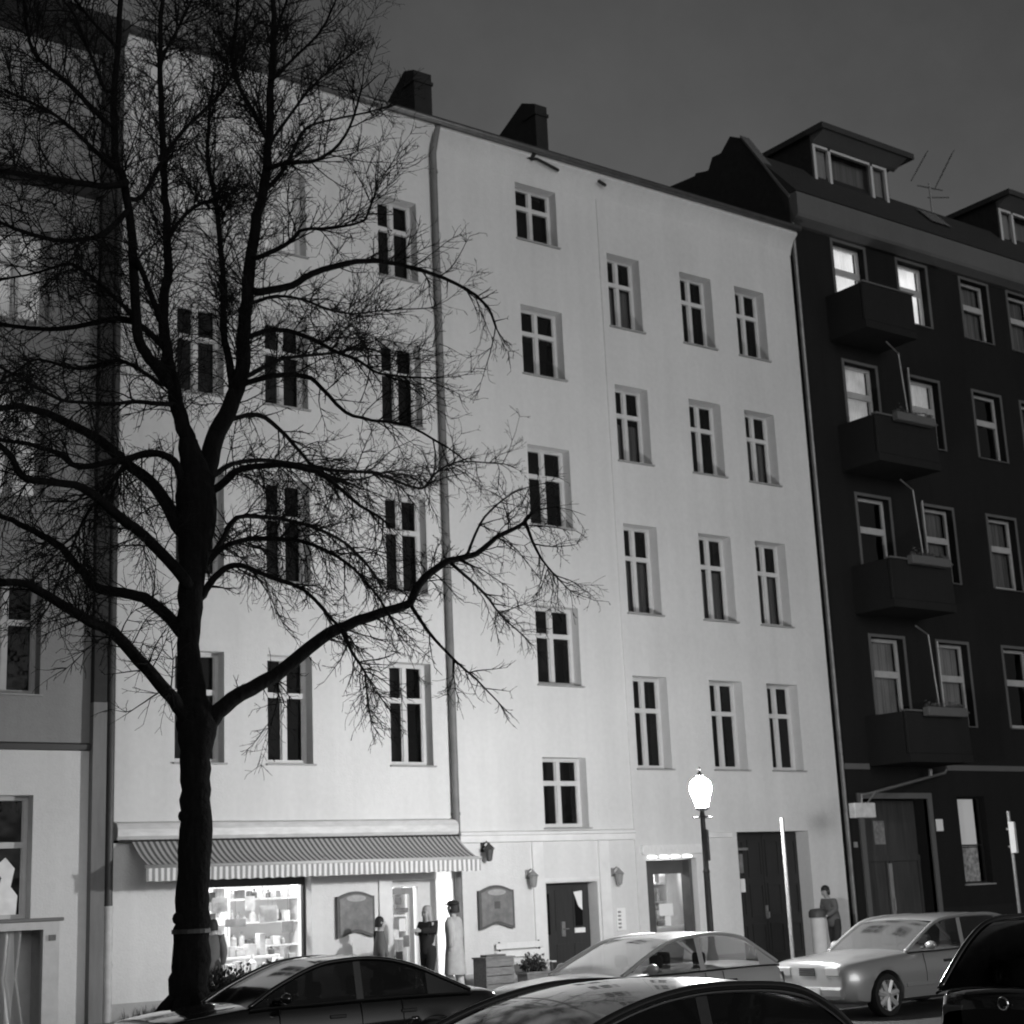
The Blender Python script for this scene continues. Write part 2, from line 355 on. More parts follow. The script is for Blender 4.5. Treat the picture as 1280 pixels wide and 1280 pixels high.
# downpipe, moulding, door surround
b = MB(); b.tube([(18.44, -.3, 18.45), (18.44, -.2, 18.2), (18.44, -.1, 17.9), (18.44, -.1, .05)], .075, 10)
for z in (3.4, 6, 9, 12, 15, 17.4): b.tube([(18.44, -.1, z), (18.44, -.1, z+.05)], .092, 10)
b.build('downpipe', MPIPE, HW, True, 40)
b = MB(); b.prism_x([(0, 2.84), (-.05, 2.86), (-.05, 2.98), (-.09, 3.0), (-.09, 3.05), (0, 3.08)], 18.55, 23.18); b.prism_x([(-.03, 2.84), (-.06, 2.86), (-.06, 2.96), (0, 2.98)], 25.2, 26.1); b.build('moulding', MTRIM, HW)
b = MB(); b.box(20.36, 20.64, -.045, 0.01, 0, 2.84); b.box(22.14, 22.42, -.045, 0.01, 0, 2.84); b.box(20.64, 22.14, -.02, .01, 2.03, 2.1); b.build('door_surround', MTRIM, HW)
MPL = wall_mat('plinth_plaster', .42, .2)
for xa, xb, z in ((X0+.02, 12.9, .28), (12.9, 16.6, .46), (18.0, 20.3, .3), (22.5, 23.4, .3), (25.0, 26.2, .3)): b = MB(); b.box(xa, xb, -.055, .01, -.05, z); b.build('plinth', MPL, HW)
# entrance door
b = MB(); b.box(20.72, 22.06, .30, .36, 0, 1.98)
for xa, xb in ((20.76, 21.02), (21.1, 21.52), (21.58, 22.02)):
    for za, zb in ((.15, .75), (1.02, 1.85)): b.box(xa+.04, xb-.04, .285, .31, za, zb)
d = b.build('front_door', MDOOR, HW)
b = MB(); b.box(21.66, 21.86, .275, .29, 1.1, 1.78); b.box(20.80, 20.98, .275, .29, .95, 1.78); b.build('glass_panel', mat('dark_glass', .008, .1), d)
b = MB(); b.box(21.27, 21.36, .25, .29, .9, 1.2); b.tube([(21.31, .25, 1.05), (21.31, .21, 1.05), (21.42, .21, 1.05)], .015, 6); b.build('handle', MSTEEL, d)
b = MB(); b.box(21.62, 21.9, .26, .28, .96, 1.06); b.build('letter_slot', MWHITE, d); b = MB(); b.prism_y([(21.63, 1.8), (21.86, 1.82), (21.85, 1.42), (21.75, 1.5)], .262, .272); b.build('notice', MWHITE, d)
b = MB(); b.box(20.70, 22.08, .29, .4, 1.98, 2.02); b.box(20.6, 22.2, -.2, .36, -.02, .06); b.build('threshold', mat('sandstone_step', .3, .8, .2), HW)
# carriage gate
b = MB(); b.box(26.28, 27.42, .36, .43, .02, 2.95); b.box(27.44, 28.60, .36, .43, .02, 2.95)
for x in (26.32, 26.9, 27.48, 28.06):
    for za, zb in ((.2, .9), (1.05, 1.8), (1.95, 2.8)):
        b.box(x+.03, x+.07, .33, .37, za, zb); b.box(x+.43, x+.47, .33, .37, za, zb); b.box(x+.07, x+.43, .33, .37, za, za+.05); b.box(x+.07, x+.43, .33, .37, zb-.05, zb)
g = b.build('gate', MDOOR2, HW)
b = MB(); b.box(26.34, 26.74, .30, .325, 1.62, 1.92); b.build('notice', MWHITE, g)
b = MB(); b.box(26.34, 26.72, .30, .325, 2.05, 2.48); b.build('notice', MBOARD, g)
b = MB(); b.box(26.32, 26.8, .18, .325, 2.56, 2.62); b.tube([(26.5, .25, 2.62), (26.5, .25, 2.78)], .02, 6); b.build('gate_light', MPIPE, g)
b = MB(); b.box(27.36, 27.43, .30, .33, 1.0, 1.3); b.tube([(27.4, .30, 1.15), (27.4, .25, 1.15), (27.4, .25, 1.02)], .018, 6); b.build('handle', MSTEEL, g)
# small shop door with lit room
b = MB(); yk = .33
b.box(23.47, 23.56, yk, yk+.08, .08, 2.4); b.box(24.86, 24.94, yk-.2, yk+.08, .08, 2.4); b.box(23.56, 24.86, yk, yk+.08, 2.1, 2.4); b.box(23.76, 23.95, yk-.02, yk+.06, .08, 2.1); b.box(23.56, 24.86, yk, yk+.06, .08, .3)
d = b.build('shop_door', mat('shop_door_paint', .075, .5, .2), HW)
b = MB(); b.quad((23.56, yk+.05, .3), (24.86, yk+.05, .3), (24.86, yk+.05, 2.1), (23.56, yk+.05, 2.1)); b.build('pane', MPANE, d)
b = MB(); b.box(24.1, 24.5, yk+.02, yk+.03, 1.2, 1.46); b.build('notice', MWHITE, d); b = MB(); b.box(24.25, 24.42, yk+.02, yk+.03, .98, 1.19); b.build('notice', MWHITE, d)
b = MB(); b.box(24.0, 24.86, yk+.08, yk+.1, .3, .98); b.build('frosted_panel', mat('frosted_film', .55, .9), d)
b = MB(); b.box(23.32, 25.12, -.12, -.032, 2.52, 2.72); b.build('shop_fascia', mat('fascia_paint', .75, .6, .12, 9, stretch=(4, 1, 1)), HW)
for x in (23.62, 23.98, 24.3, 24.66):
    b = MB(); b.tube([(x-.11, -.07, 2.46), (x+.11, -.07, 2.46)], .028, 8); b.build('letter_bar', emit('letter_glow', .9, 2.5), HW)  # glowing bars stand in for the bright letters under the fascia
def room(root, x0, x1, y0, y1, z0, z1, m):
    b = MB(); b.quad((x0, y0, z0), (x0, y1, z0), (x1, y1, z0), (x1, y0, z0)); b.quad((x0, y1, z0), (x0, y1, z1), (x1, y1, z1), (x1, y1, z0))
    b.quad((x0, y0, z0), (x0, y0, z1), (x0, y1, z1), (x0, y1, z0)); b.quad((x1, y0, z0), (x1, y1, z0), (x1, y1, z1), (x1, y0, z1)); b.quad((x0, y0, z1), (x1, y0, z1), (x1, y1, z1), (x0, y1, z1))
    return b.build('shop_room', m, root)
def ceiling_lamp(root, x, y, z, ln, power):
    b = MB(); b.box(x-ln/2, x+ln/2, y-.07, y+.07, z-.06, z); o = b.build('ceiling_lamp', MTUBE, root)
    l = bpy.data.lights.new('shop_light', 'AREA'); l.shape = 'RECTANGLE'; l.size = ln; l.size_y = .3; l.energy = power
    lo = bpy.data.objects.new('shop_light', l); COL.objects.link(lo); lo.parent = o; lo.location = Vector((x, y, z-.1)) - woff(o)
room(HW, 23.0, 25.6, .45, 3.6, .02, 2.8, MROOM); ceiling_lamp(HW, 24.2, 1.8, 2.75, 1.0, 75)
room(HW, 11.6, 18.3, .45, 4.2, .02, 2.82, MROOM)
for x, y in ((13.6, 1.3), (15.2, 2.6), (17.2, 1.4)): ceiling_lamp(HW, x, y, 2.78, 1.2, 120)
# shop window and shop door
b = MB(); a, c, e, g = SHOPW[:4]; b.box(a, a+.05, .24, .32, e, g); b.box(c-.05, c, .24, .32, e, g); b.box(a+.05, c-.05, .24, .32, e, e+.07); b.box(a+.05, c-.05, .24, .32, g-.16, g)
fr = b.build('shop_window', mat('dark_frame', .03, .5), HW)
b = MB(); b.quad((a+.05, .29, e+.07), (c-.05, .29, e+.07), (c-.05, .29, g-.16), (a+.05, .29, g-.16)); b.build('pane', MPANE, fr)
b = MB(); a, c, e, g = SHOPD[:4]; b.box(a, a+.06, .2, .3, e, g); b.box(c-.3, c, .2, .3, e, g); b.box(a+.06, c-.3, .2, .3, g-.12, g)
fr = b.build('shop_door', MFRAME, HW)
MLF = mat('leaf_paint', .22, .5)
b = MB(); b.box(17.02, 17.1, .25, .29, .05, 2.02); b.box(17.5, 17.58, .25, .29, .05, 2.02); b.box(17.1, 17.5, .25, .29, 1.9, 2.02); b.box(17.1, 17.5, .25, .29, .05, .45); lf_ = b.build('door_leaf', MLF, fr)
b = MB(); b.quad((17.1, .27, .45), (17.5, .27, .45), (17.5, .27, 1.9), (17.1, .27, 1.9)); b.build('pane', MPANE, lf_)
for xa, xb, za, zb, m_ in ((17.24, 17.38, 1.2, 1.44, MWHITE), (17.14, 17.46, 1.55, 1.64, MBOARD), (17.16, 17.3, 1.7, 1.84, MBOARD), (17.32, 17.46, .9, 1.12, MBOARD), (17.14, 17.3, .6, .82, MBOARD)):
    b = MB(); b.box(xa, xb, .243, .249, za, zb); b.build('notice', m_, lf_)
b = MB(); b.box(17.98, 18.3, -.05, -.005, .3, 2.3); b.build('lit_pillar', emit('lit_pillar_face', .9, .95), HW)  # white pillar strip, given a glow of its own to look lit
b = MB(); b.box(16.62, 16.9, -.05, -.005, .05, 2.2); b.build('moulding', MTRIM, HW)
# goods in the shop
def goods(shelf, x0, x1, y, z, n, seed, hmax=.3):
    q = random.Random(seed); x = x0
    while x < x1-.05:
        wd = q.uniform(.07, .2); h = q.uniform(.1, hmax); kind = q.random(); m = q.choice(MGOODS)
        if x+wd > x1: break
        b = MB()
        if kind < .55: b.box(x, x+wd*.92, y-.12, y+.08, z, z+h, .008)
        else: b.lathe((x+wd/2, y, z), [(wd*.4, 0), (wd*.42, h*.6), (wd*.16, h*.78), (wd*.16, h)], 10)
        tag(b.build('shop_goods', m), 'small packet or bottle among the goods on the lit shop shelves', 'goods', 'goods on the shop shelves'); x += wd*q.uniform(1.0, 1.35)
for i, (xa, xb, y, zs, what) in enumerate(((12.9, 14.4, 2.2, (.15, .6, 1.05, 1.5, 1.95), 'pale shelf unit of goods behind the left half of the shop window'), (14.5, 16.0, 2.2, (.15, .6, 1.05, 1.5, 1.95), 'pale shelf unit of goods behind the right half of the shop window'), (16.8, 18.1, 1.5, (.15, .6, 1.05, 1.5, 1.95), 'pale shelf unit of goods seen through the open shop door'))):
    t = thing('shop_shelf', what, 'shelf', ((xa+xb)/2, y, .02))
    for z in zs:
        b = MB(); b.box(xa, xb, y-.16, y+.2, z-.03, z); b.build('shelf_board', MROOM, t); goods(t, xa+.05, xb-.05, y, z+.002, 6, i*10+int(z*10))
    b = MB(); b.box(xa-.03, xa, y-.16, y+.2, .02, 2.3); b.box(xb, xb+.03, y-.16, y+.2, .02, 2.3); b.box(xa, xb, y+.2, y+.22, .02, 2.3); b.build('side_panel', MROOM, t)
t = thing('shop_shelf', 'pale shelf of goods inside the small lit shop door left of the gate', 'shelf', (24.3, 1.6, .02))
for z in (1.1, 1.5, 1.9): b = MB(); b.box(23.3, 25.3, 1.44, 1.8, z-.03, z); b.build('shelf_board', MROOM, t); goods(t, 23.35, 25.25, 1.6, z+.002, 6, int(300+z*10))
b = MB(); b.box(23.27, 23.3, 1.44, 1.8, .02, 2.3); b.box(25.3, 25.33, 1.44, 1.8, .02, 2.3); b.box(23.3, 25.3, 1.8, 1.82, .02, 2.3); b.build('side_panel', MROOM, t)
t = thing('shop_counter', 'white counter inside the lit shop window with goods on top', 'counter', (14.2, 1.1, .02))
b = MB(); b.box(13.1, 15.0, .75, 1.2, .02, .85, .01); b.build('counter_body', MGOODS[1], t); b = MB(); b.box(13.05, 15.05, .7, 1.25, .85, .9, .01); b.build('counter_top', MROOM, t)
goods(t, 13.15, 14.95, 1.0, .902, 8, 99, .42)
t = thing('display_ledge', 'white display ledge full of goods right behind the shop window pane', 'shelf', (14.1, .5, .02))
b = MB(); b.box(13.02, 15.1, .36, .62, .5, .56, .006); b.build('ledge_board', MROOM, t); b = MB(); b.box(13.02, 15.1, .6, .62, .02, .5); b.build('front_panel', MROOM, t)
goods(t, 13.05, 15.1, .5, .562, 9, 41, .5)
q = random.Random(21)
for k in range(9):
    x = q.uniform(13.05, 14.8); z = q.uniform(1.25, 1.95); wd = q.uniform(.08, .26); h = q.uniform(.08, .26); y = q.uniform(.4, .62)
    b = MB(); b.box(x, x+wd, y, y+.012, z, z+h); b.tube([(x+wd/2, y+.006, z+h), (x+wd/2, y+.006, 2.6)], .003, 4); tag(b.build('hanging_card', MGOODS[q.randint(0, 3)]), 'grey card hung on a thread inside the shop window pane', 'card', 'cards hung in the shop window')
for x, z, wd, h, m in ((13.3, 1.72, .3, .26, 1), (13.55, 1.45, .42, .14, 2), (14.25, 1.5, .36, .3, 1), (14.72, 1.3, .24, .2, 2)):
    b = MB(); b.box(x, x+wd, .34, .35, z, z+h); b.tube([(x+wd/2, .345, z+h), (x+wd/2, .345, 2.2)], .004, 4); tag(b.build('hanging_card', MGOODS[m]), 'grey card hung on a thread inside the shop window pane', 'card', 'cards hung in the shop window')

# ------------------------------------------------------------------ awning over the shop
AW = thing('awning', 'striped shop awning with a pale roller box and hanging valance', 'awning', (14.9, 0, 3.1))
b = MB(); b.prism_x([(-.01, 3.02), (-.16, 3.02), (-.2, 3.08), (-.2, 3.2), (-.15, 3.3), (-.01, 3.34)], 11.24, 18.42); b.build('roller_box', mat('roller_box_paint', .6, .5, .15, 3, stretch=(1, 4, 4)), AW)
b = MB(); b.box(11.24, 18.42, -.21, -.02, 2.975, 3.015); b.build('box_seal', MBLACK, AW)  # thin black strip along the underside of the roller box
MAW = stripe_mat('awning_cloth', .42, .1, .11, 0)
b = MB(); n = 60
for k in range(n):
    xa = 11.5+k*(18.36-11.5)/n; xb = xa+(18.36-11.5)/n; sg = lambda x: -.012*math.sin((x-11.5)*2.1)
    ins = lambda x: x
    for j in range(6):
        t0, t1 = j/6, (j+1)/6
        f = lambda x, t: (x, -.16-.76*t, 3.02-.47*t-.05*math.sin(math.pi*t)+sg(x)*t)
        b.quad(f(xa, t0), f(xb, t0), f(xb, t1), f(xa, t1))
b.build('cloth', MAW, AW, True)
b = MB(); b.tube([(11.42, -.94, 2.53), (18.42, -.94, 2.53)], .03, 8); b.build('front_bar', MFRAMED, AW, True)
b = MB(); n = 256
for k in range(n):
    xa = 11.44+k*(18.4-11.44)/n; xb = xa+(18.4-11.44)/n; ya = -.945+.012*math.sin(xa*9); yb = -.945+.012*math.sin(xb*9)
    za = 2.27+.02*abs(math.sin(xa*math.pi/.22)); zb = 2.27+.02*abs(math.sin(xb*math.pi/.22))
    b.quad((xa, ya, za), (xb, yb, zb), (xb, -.945, 2.51), (xa, -.945, 2.51))
b.build('valance', stripe_mat('valance_cloth', .68, .26, .11, 0), AW)
for x in (12.2, 14.9, 17.6):
    b = MB(); b.tube([(x, -.1, 2.95), (x+.25, -.5, 2.72), (x, -.92, 2.52)], .02, 6); b.build('arm', MSTEEL, AW)

# ------------------------------------------------------------------ things on the white wall
def signboard(label, x0, x1, z0, z1, peak, clear=False):
    t = thing('sign_board', label, 'sign', ((x0+x1)/2, 0, z0))
    n = 14; top = []; bot = []
    for k in range(n+1):
        s = k/n; x = x0+(x1-x0)*s
        top.append((x, z1-.08+peak*max(0, math.cos((s-.5)*math.pi*1.15)))); bot.append((x, z0+.05-.05*math.cos((s-.5)*math.pi*2)*-1*(1)))
    b = MB(); b.prism_y(bot + top[::-1], -.09, -.02); b.build('board', MBOARDD, t)
    b = MB(); ins = .05; xs = [x0+ins+(x1-x0-2*ins)*k/n for k in range(n+1)]
    def tz(x):
        s = (x-x0)/(x1-x0); return z1-.08-.05+peak*max(0, math.cos((s-.5)*math.pi*1.15))
    def bz(x):
        s = (x-x0)/(x1-x0); return z0+.05+.05+.05*math.cos((s-.5)*math.pi*2)
    b.prism_y([(x, bz(x)) for x in xs] + [(x, tz(x)) for x in xs[::-1]], -.1, -.085); b.build('face', MBOARD, t)
    xm = (x0+x1)/2
    b = MB(); b.prism_y([(xm+.26*math.cos(a)*(x1-x0), z1-.12+.06*math.sin(a)) for a in [2*math.pi*k/20 for k in range(20)]], -.108, -.101); b.build('plate', mat('sign_plate', .34, .7, .2, 9), t)
    if clear:
        b = MB(); b.box(xm-.07, xm+.07, -.108, -.101, (z0+z1)/2-.02, (z0+z1)/2+.12); b.build('emblem', MBOARDD, t)
    return t
signboard('dark arched sign board on the lit wall between shop window and shop door', 15.66, 16.48, 1.14, 1.98, .09)
signboard('dark sign board with a small square emblem left of the house door', 18.93, 19.8, 1.14, 1.98, .1, True)
def wall_lamp(label, x, z, sc=1., m=MIRON):
    t = thing('wall_lamp', label, 'lamp', (x, 0, z))
    b = MB(); b.tube([(x, 0, z+.1*sc), (x, -.16*sc, z+.2*sc), (x, -.24*sc, z+.12*sc)], .015*sc, 6); b.box(x-.05*sc, x+.05*sc, -.02, 0, z-.02, z+.18*sc); b.build('bracket', m, t)
    b = MB(); b.lathe((x, -.24*sc, z-.22*sc), [(.03*sc, 0), (.06*sc, .02*sc), (.1*sc, .24*sc), (.13*sc, .26*sc), (.03*sc, .36*sc), (.012*sc, .4*sc)], 8); b.build('lantern_body', m, t)
wall_lamp('dark wall lantern just right of the awning end', 19.12, 2.68, .95)
MW2 = mat('pale_metal', .25, .6)
wall_lamp('grey wall lantern left of the house door', 20.22, 2.12, .9, MW2); wall_lamp('grey wall lantern right of the house door', 22.52, 2.1, .9, MW2)
t = thing('bell_panel', 'white door bell panel on the wall right of the house door', 'door bell', (22.66, 0, 1.2))
b = MB(); b.box(22.55, 22.80, -.03, 0, .95, 1.42, .006); b.build('plate', MWHITE, t)
b = MB()
for k in range(5): b.box(22.58, 22.66, -.036, -.03, 1.0+k*.08, 1.04+k*.08)
b.build('buttons', MW2, t)

# ------------------------------------------------------------------ pilaster and pipe between left and white house
HL = thing('apartment_house', 'grey apartment house with white ground floor at the left edge', 'building', (8, 0, 0))
LX0, LX1 = 1.0, 10.78
lw = [(8.72, 9.86, 5.52, 7.5), (8.72, 9.86, 9.0, 10.95), (8.72, 9.86, 12.3, 14.1), (6.7, 7.84, 5.52, 7.5), (6.7, 7.84, 9.0, 10.95), (6.7, 7.84, 12.3, 14.1)]
lo_ = [(8.64, 9.80, 1.75, 3.8), (6.6, 7.76, 1.75, 3.8)]
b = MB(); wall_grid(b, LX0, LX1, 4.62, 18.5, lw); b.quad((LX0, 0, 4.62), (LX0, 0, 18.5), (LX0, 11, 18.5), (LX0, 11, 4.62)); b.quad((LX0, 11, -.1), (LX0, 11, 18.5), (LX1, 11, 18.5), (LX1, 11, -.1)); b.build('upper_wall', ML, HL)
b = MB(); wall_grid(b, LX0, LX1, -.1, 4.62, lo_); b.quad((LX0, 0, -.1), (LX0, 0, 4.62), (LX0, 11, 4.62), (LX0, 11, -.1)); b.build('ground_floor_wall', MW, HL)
b = MB(); b.prism_x([(0, 4.56), (-.07, 4.58), (-.09, 4.66), (0, 4.7)], LX0, LX1); b.build('ledge', mat('zinc_ledge', .06, .6), HL)
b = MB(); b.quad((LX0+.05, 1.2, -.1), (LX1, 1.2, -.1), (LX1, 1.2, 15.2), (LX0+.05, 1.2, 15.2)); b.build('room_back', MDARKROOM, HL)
for i, h in enumerate(lw): casement(HL, *h[:4], .24, {0: None, 1: MLITS, 2: MLITS}.get(i), mull=True, frame=MFRAMED)  # curtain glow in two upper windows stands in for reflections on the panes
for i, h in enumerate(lo_): casement(HL, *h[:4], .24, None, trans=.6, frame=MFRAMED)
b = MB(); b.prism_y([(9.25, 1.83), (9.7, 1.83), (9.72, 2.15), (9.6, 2.3), (9.66, 2.6), (9.5, 2.78), (9.3, 2.6), (9.45, 2.45), (9.38, 2.2)], .42, .47); b.build('curtain', emit('lit_drape', .8, .5, .3, 5), HL)  # drape carries a soft glow in its material to look lit
b = MB(); b.prism_x([(0, 18.0), (-.3, 18.3), (-.45, 18.45), (-.45, 18.65), (0, 18.7)], LX0, LX1+.38); b.build('cornice', MROOF, HL)
b = MB(); b.prism_x([(0, 14.95), (-.12, 15.0), (-.16, 15.2), (0, 15.28)], LX0, LX1); b.build('string_course', MROOF, HL)
b = MB(); b.prism_x([(-.4, 18.6), (5.5, 22.0), (11.2, 18.6)], LX0, LX1+.36); b.build('roof', mat('slate_roof', .05, .8, .3, 3), HL)
PL = thing('party_wall_pier', 'tall grey pier with a dark downpipe between the two pale houses', 'pier', (11.0, 0, 0))
b = MB(); b.box(10.78, 11.02, -.16, .2, 5.4, 18.3); b.build('upper_pier', mat('dark_pier', .035, .9, .3, 1.5), PL); b = MB(); b.box(10.775, 11.025, -.165, .2, -.05, 5.4); b.build('lower_pier', MPIL, PL)  # upper length of the pier darker than the lower
b = MB(); b.tube([(11.11, -.13, 18.4), (11.11, -.13, 1.85)], .075, 10); b.build('downpipe', mat('dark_downpipe', .05, .5, .2, 5), PL, True, 40)
b = MB(); b.tube([(11.11, -.13, 1.9), (11.11, -.13, .0)], .085, 10)
for z in (.9, 1.86): b.tube([(11.11, -.13, z), (11.11, -.13, z+.05)], .1, 10)
b.build('standpipe', mat('pale_standpipe', .5, .5, .15, 5), PL, True, 40)

# ------------------------------------------------------------------ dark house on the right
HD = thing('apartment_house', 'dark apartment house with balconies and dormers right of the white house', 'building', (36, 0, 0))
DX0, DX1 = 29.84, 48.0
dr = [(5.62, 7.82), (9.50, 11.56), (13.28, 15.24), (16.88, 18.70)]
dc = [(31.55, 32.80), (34.20, 35.42), (36.98, 38.20), (39.2, 40.4), (41.9, 43.1), (44.6, 45.8)]
dh = [(a, c, e, g, .22) for a, c in dc for e, g in dr]
DDOOR = (30.62, 33.1, 0, 3.72, .45); DWIN = (34.32, 35.45, 1.55, 3.78, .22)
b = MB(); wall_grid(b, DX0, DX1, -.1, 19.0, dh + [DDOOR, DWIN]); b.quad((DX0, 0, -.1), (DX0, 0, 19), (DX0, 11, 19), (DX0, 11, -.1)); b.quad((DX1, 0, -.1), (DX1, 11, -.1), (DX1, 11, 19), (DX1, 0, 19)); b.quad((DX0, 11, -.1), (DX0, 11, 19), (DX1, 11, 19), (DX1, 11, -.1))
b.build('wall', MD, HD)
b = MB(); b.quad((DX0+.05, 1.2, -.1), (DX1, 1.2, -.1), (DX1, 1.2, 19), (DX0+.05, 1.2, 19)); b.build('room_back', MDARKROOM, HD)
MFRD = mat('dirty_white_window_paint', .42, .5, .1, 6)
dcur = {(0, 3): MLIT, (1, 3): MLIT, (0, 2): MLITS, (1, 2): MLITS, (0, 0): MLITF, (1, 0): MLITF, (2, 1): MCURT, (2, 3): MCURT, (3, 3): MCURT, (1, 1): MCURT}
for ci, (a, c) in enumerate(dc):
    for ri, (e, g) in enumerate(dr):
        fr = casement(HD, a, c, e, g, .2, dcur.get((ci, ri)), frame=MFRD, mull=False, trans=.58, fw=.085, bar=.17, msill=MCORN)
        s = MB(); s.box(a-.09, a, -.02, .01, e, g+.08); s.box(c, c+.09, -.02, .01, e, g+.08); s.box(a, c, -.02, .01, g, g+.08); s.build('architrave', MCORN, fr)
b = MB(); b.prism_x([(.1, 18.78), (-.12, 18.80), (-.36, 18.92), (-.40, 19.0), (-.40, 19.6), (.1, 19.62)], DX0+.02, DX1); b.build('cornice', MCORN, HD)
b = MB(); b.box(30.0, 31.0, -.05, .01, 4.44, 4.58); b.box(34.0, DX1, -.05, .01, 4.44, 4.58); b.build('string_course', MCORN, HD)
for xa, xb, z in ((29.9, 30.44, .5), (33.28, DX1, 1.0)): b = MB(); b.box(xa, xb, -.04, .01, 0, z); b.build('plinth', MDL, HD)
b = MB(); b.prism_x([(-.42, 19.62), (1.1, 21.35), (5.0, 21.7), (11.2, 19.6)], DX0, DX1); b.build('roof', MROOF, HD)
# firewall parapet that climbs with the roof
b = MB(); b.prism_x([(-.15, 18.6), (-.15, 19.5), (.15, 19.95), (1.4, 21.9), (1.8, 22.12), (2.2, 21.78), (2.55, 21.8), (2.75, 21.47), (3.25, 21.6), (3.6, 21.2), (5, 21.6), (11, 19), (11, 18.6)], 29.82, 30.12); b.build('firewall', MBRICK, HD)
b = MB(); b.prism_x([(-.15, 19.5), (.15, 19.95), (1.4, 21.9), (1.4, 21.98), (.13, 20.04), (-.19, 19.56)], 29.80, 30.16); b.build('coping', MCORN, HD)
def dormer(x0, x1):
    b = MB(); yf = .8
    b.box(x0, x0+.1, yf-.02, 5, 20.3, 22.248); b.box(x1-.1, x1, yf-.02, 5, 20.3, 22.248); b.box(x0+.1, x1-.1, yf+.4, 5, 20.3, 22.248)
    d = b.build('dormer', MROOF, HD)
    b = MB(); b.box(x0-.12, x1+.55, yf-.62, 5.2, 22.25, 22.42); b.build('dormer_roof', mat('dormer_roof_felt', .035, .8, .2, 3), d)
    b = MB(); b.prism_x([(yf-.02, 22.02), (yf-.55, 22.25), (yf-.02, 22.25)], x0, x1+.3); b.build('soffit', MCORN, d)
    b = MB(); xa, xb = x0+.06, x1-.06; z0, z1 = 20.58, 22.06
    for x in (xa, xa+.62, xb-.72, xb-.1): b.box(x, x+.1, yf-.05, yf+.05, z0, z1)
    b.box(xa+.1, xb-.1, yf-.05, yf+.05, z1-.1, z1-.003); b.box(xa+.1, xb-.1, yf-.048, yf+.05, z0+.003, z0+.08)
    f = b.build('window', MFRAME, d)
    b = MB(); b.quad((xa, yf+.02, z0), (xb, yf+.02, z0), (xb, yf+.02, z1), (xa, yf+.02, z1)); b.build('pane', MPANE, f)
    b = MB(); b.quad((xa, yf+.12, z0), (xa+.66, yf+.12, z0), (xa+.66, yf+.12, z1), (xa, yf+.12, z1)); b.quad((xb-.7, yf+.12, z0), (xb, yf+.12, z0), (xb, yf+.12, z1), (xb-.7, yf+.12, z1)); b.build('curtain', MCURTL, f)
    b = MB(); b.quad((xa, yf+.3, z0), (xb, yf+.3, z0), (xb, yf+.3, z1), (xa, yf+.3, z1)); b.build('room_back', MCURT, f)
dormer(31.95, 35.2); dormer(40.35, 43.6)
b = MB(); b.quad(*[Vector((x, y, z)) for x, y, z in ((36.4, .28, 20.5), (37.3, .28, 20.5), (37.3, .8, 21.1), (36.4, .8, 21.1))]); b.build('skylight', mat('skylight_glass', .12, .2), HD)
for i, z in enumerate((4.52, 8.36, 12.14, 15.74)):
    x0, x1, p = 31.08, (33.5 if i < 3 else 33.1), 1.28
    b = MB(); b.box(x0, x1, -p, 0, z, z+.2)
    b.box(x0, x1, -p, -p+.1, z+.2, z+1.24, .03); b.box(x0, x0+.1, -p+.1, 0, z+.2, z+1.24); b.box(x1-.1, x1, -p+.1, 0, z+.2, z+1.24)
    bal = b.build('balcony', MDL, HD)
    b = MB(); b.box(x0-.02, x1+.02, -p-.03, -p+.13, z+1.24, z+1.28); b.build('coping', MCORN, bal)
    if i < 3:
        b = MB(); b.tube([(32.9, -.9, z+1.0), (32.85, -.8, z+3.3), (32.15, -1.0, z+3.45)], .022, 6); b.build('rod', MSTEEL, bal)
        b = MB(); b.tube([(34.05, -.12, z+3.3), (34.05, -.12, z+.9)], .022, 6); b.build('rail_post', MFRD, bal)
        b = MB(); b.box(31.7, 33.2, -p-.22, -p-.02, z+1.12, z+1.34, .02)
        bq = random.Random(i)
        for k in range(190):
            c_ = Vector((bq.uniform(31.75, 33.15), -p-.12+bq.gauss(0, .06), z+1.34+abs(bq.gauss(0, .07)))); d_ = Vector((bq.gauss(0, 1), bq.gauss(0, 1), bq.gauss(.2, .7))).normalized()*.055; e_ = d_.orthogonal().normalized()*.022
            b.quad(c_-d_, c_+e_, c_+d_, c_-e_)
        b.build('flower_box', MCORN, bal)
# entrance
b = MB(); b.box(30.46, 30.62, -.05, .1, 0, 3.86); b.box(33.1, 33.26, -.05, .1, 0, 3.86); b.box(30.62, 33.1, -.05, .1, 3.72, 3.86); b.build('door_surround', MCORN, HD)
b = MB(); y = .42; b.box(30.64, 33.08, y, y+.06, .02, 3.7)
b.box(30.64, 33.08, y-.05, y, 2.2, 2.34)
for x in (30.66, 31.78, 31.92, 33.0): b.box(x, x+.08, y-.04, y, .02, 2.2)
d = b.build('entrance_door', mat('brown_door', .045, .5, .4, 2, stretch=(5, 1, .4)), HD)
b = MB(); b.box(31.82, 31.94, y-.08, y-.04, .9, 2.15); b.tube([(31.88, y-.05, 1.0), (31.88, y-.12, 1.0), (31.88, y-.12, 1.3)], .02, 6); b.build('handle', mat('worn_brass', .25, .4, .2), d)
b = MB(); b.box(31.45, 31.85, y-.02, y-.004, 2.62, 3.2); b.build('notice', mat('grey_notice', .2, .8, .4, 14), d)
b = MB(); b.box(33.36, 33.62, -.03, 0, 2.9, 3.2, .004); b.build('house_number_plate', MWHITE, HD)
b = MB(); b.box(30.2, 30.32, -.03, 0, 2.55, 2.68); b.build('bell_plate', MW2, HD)
fr = casement(HD, *DWIN[:4], .2, None, frame=MDL, mull=False, trans=.44, fw=.05, bar=.04)
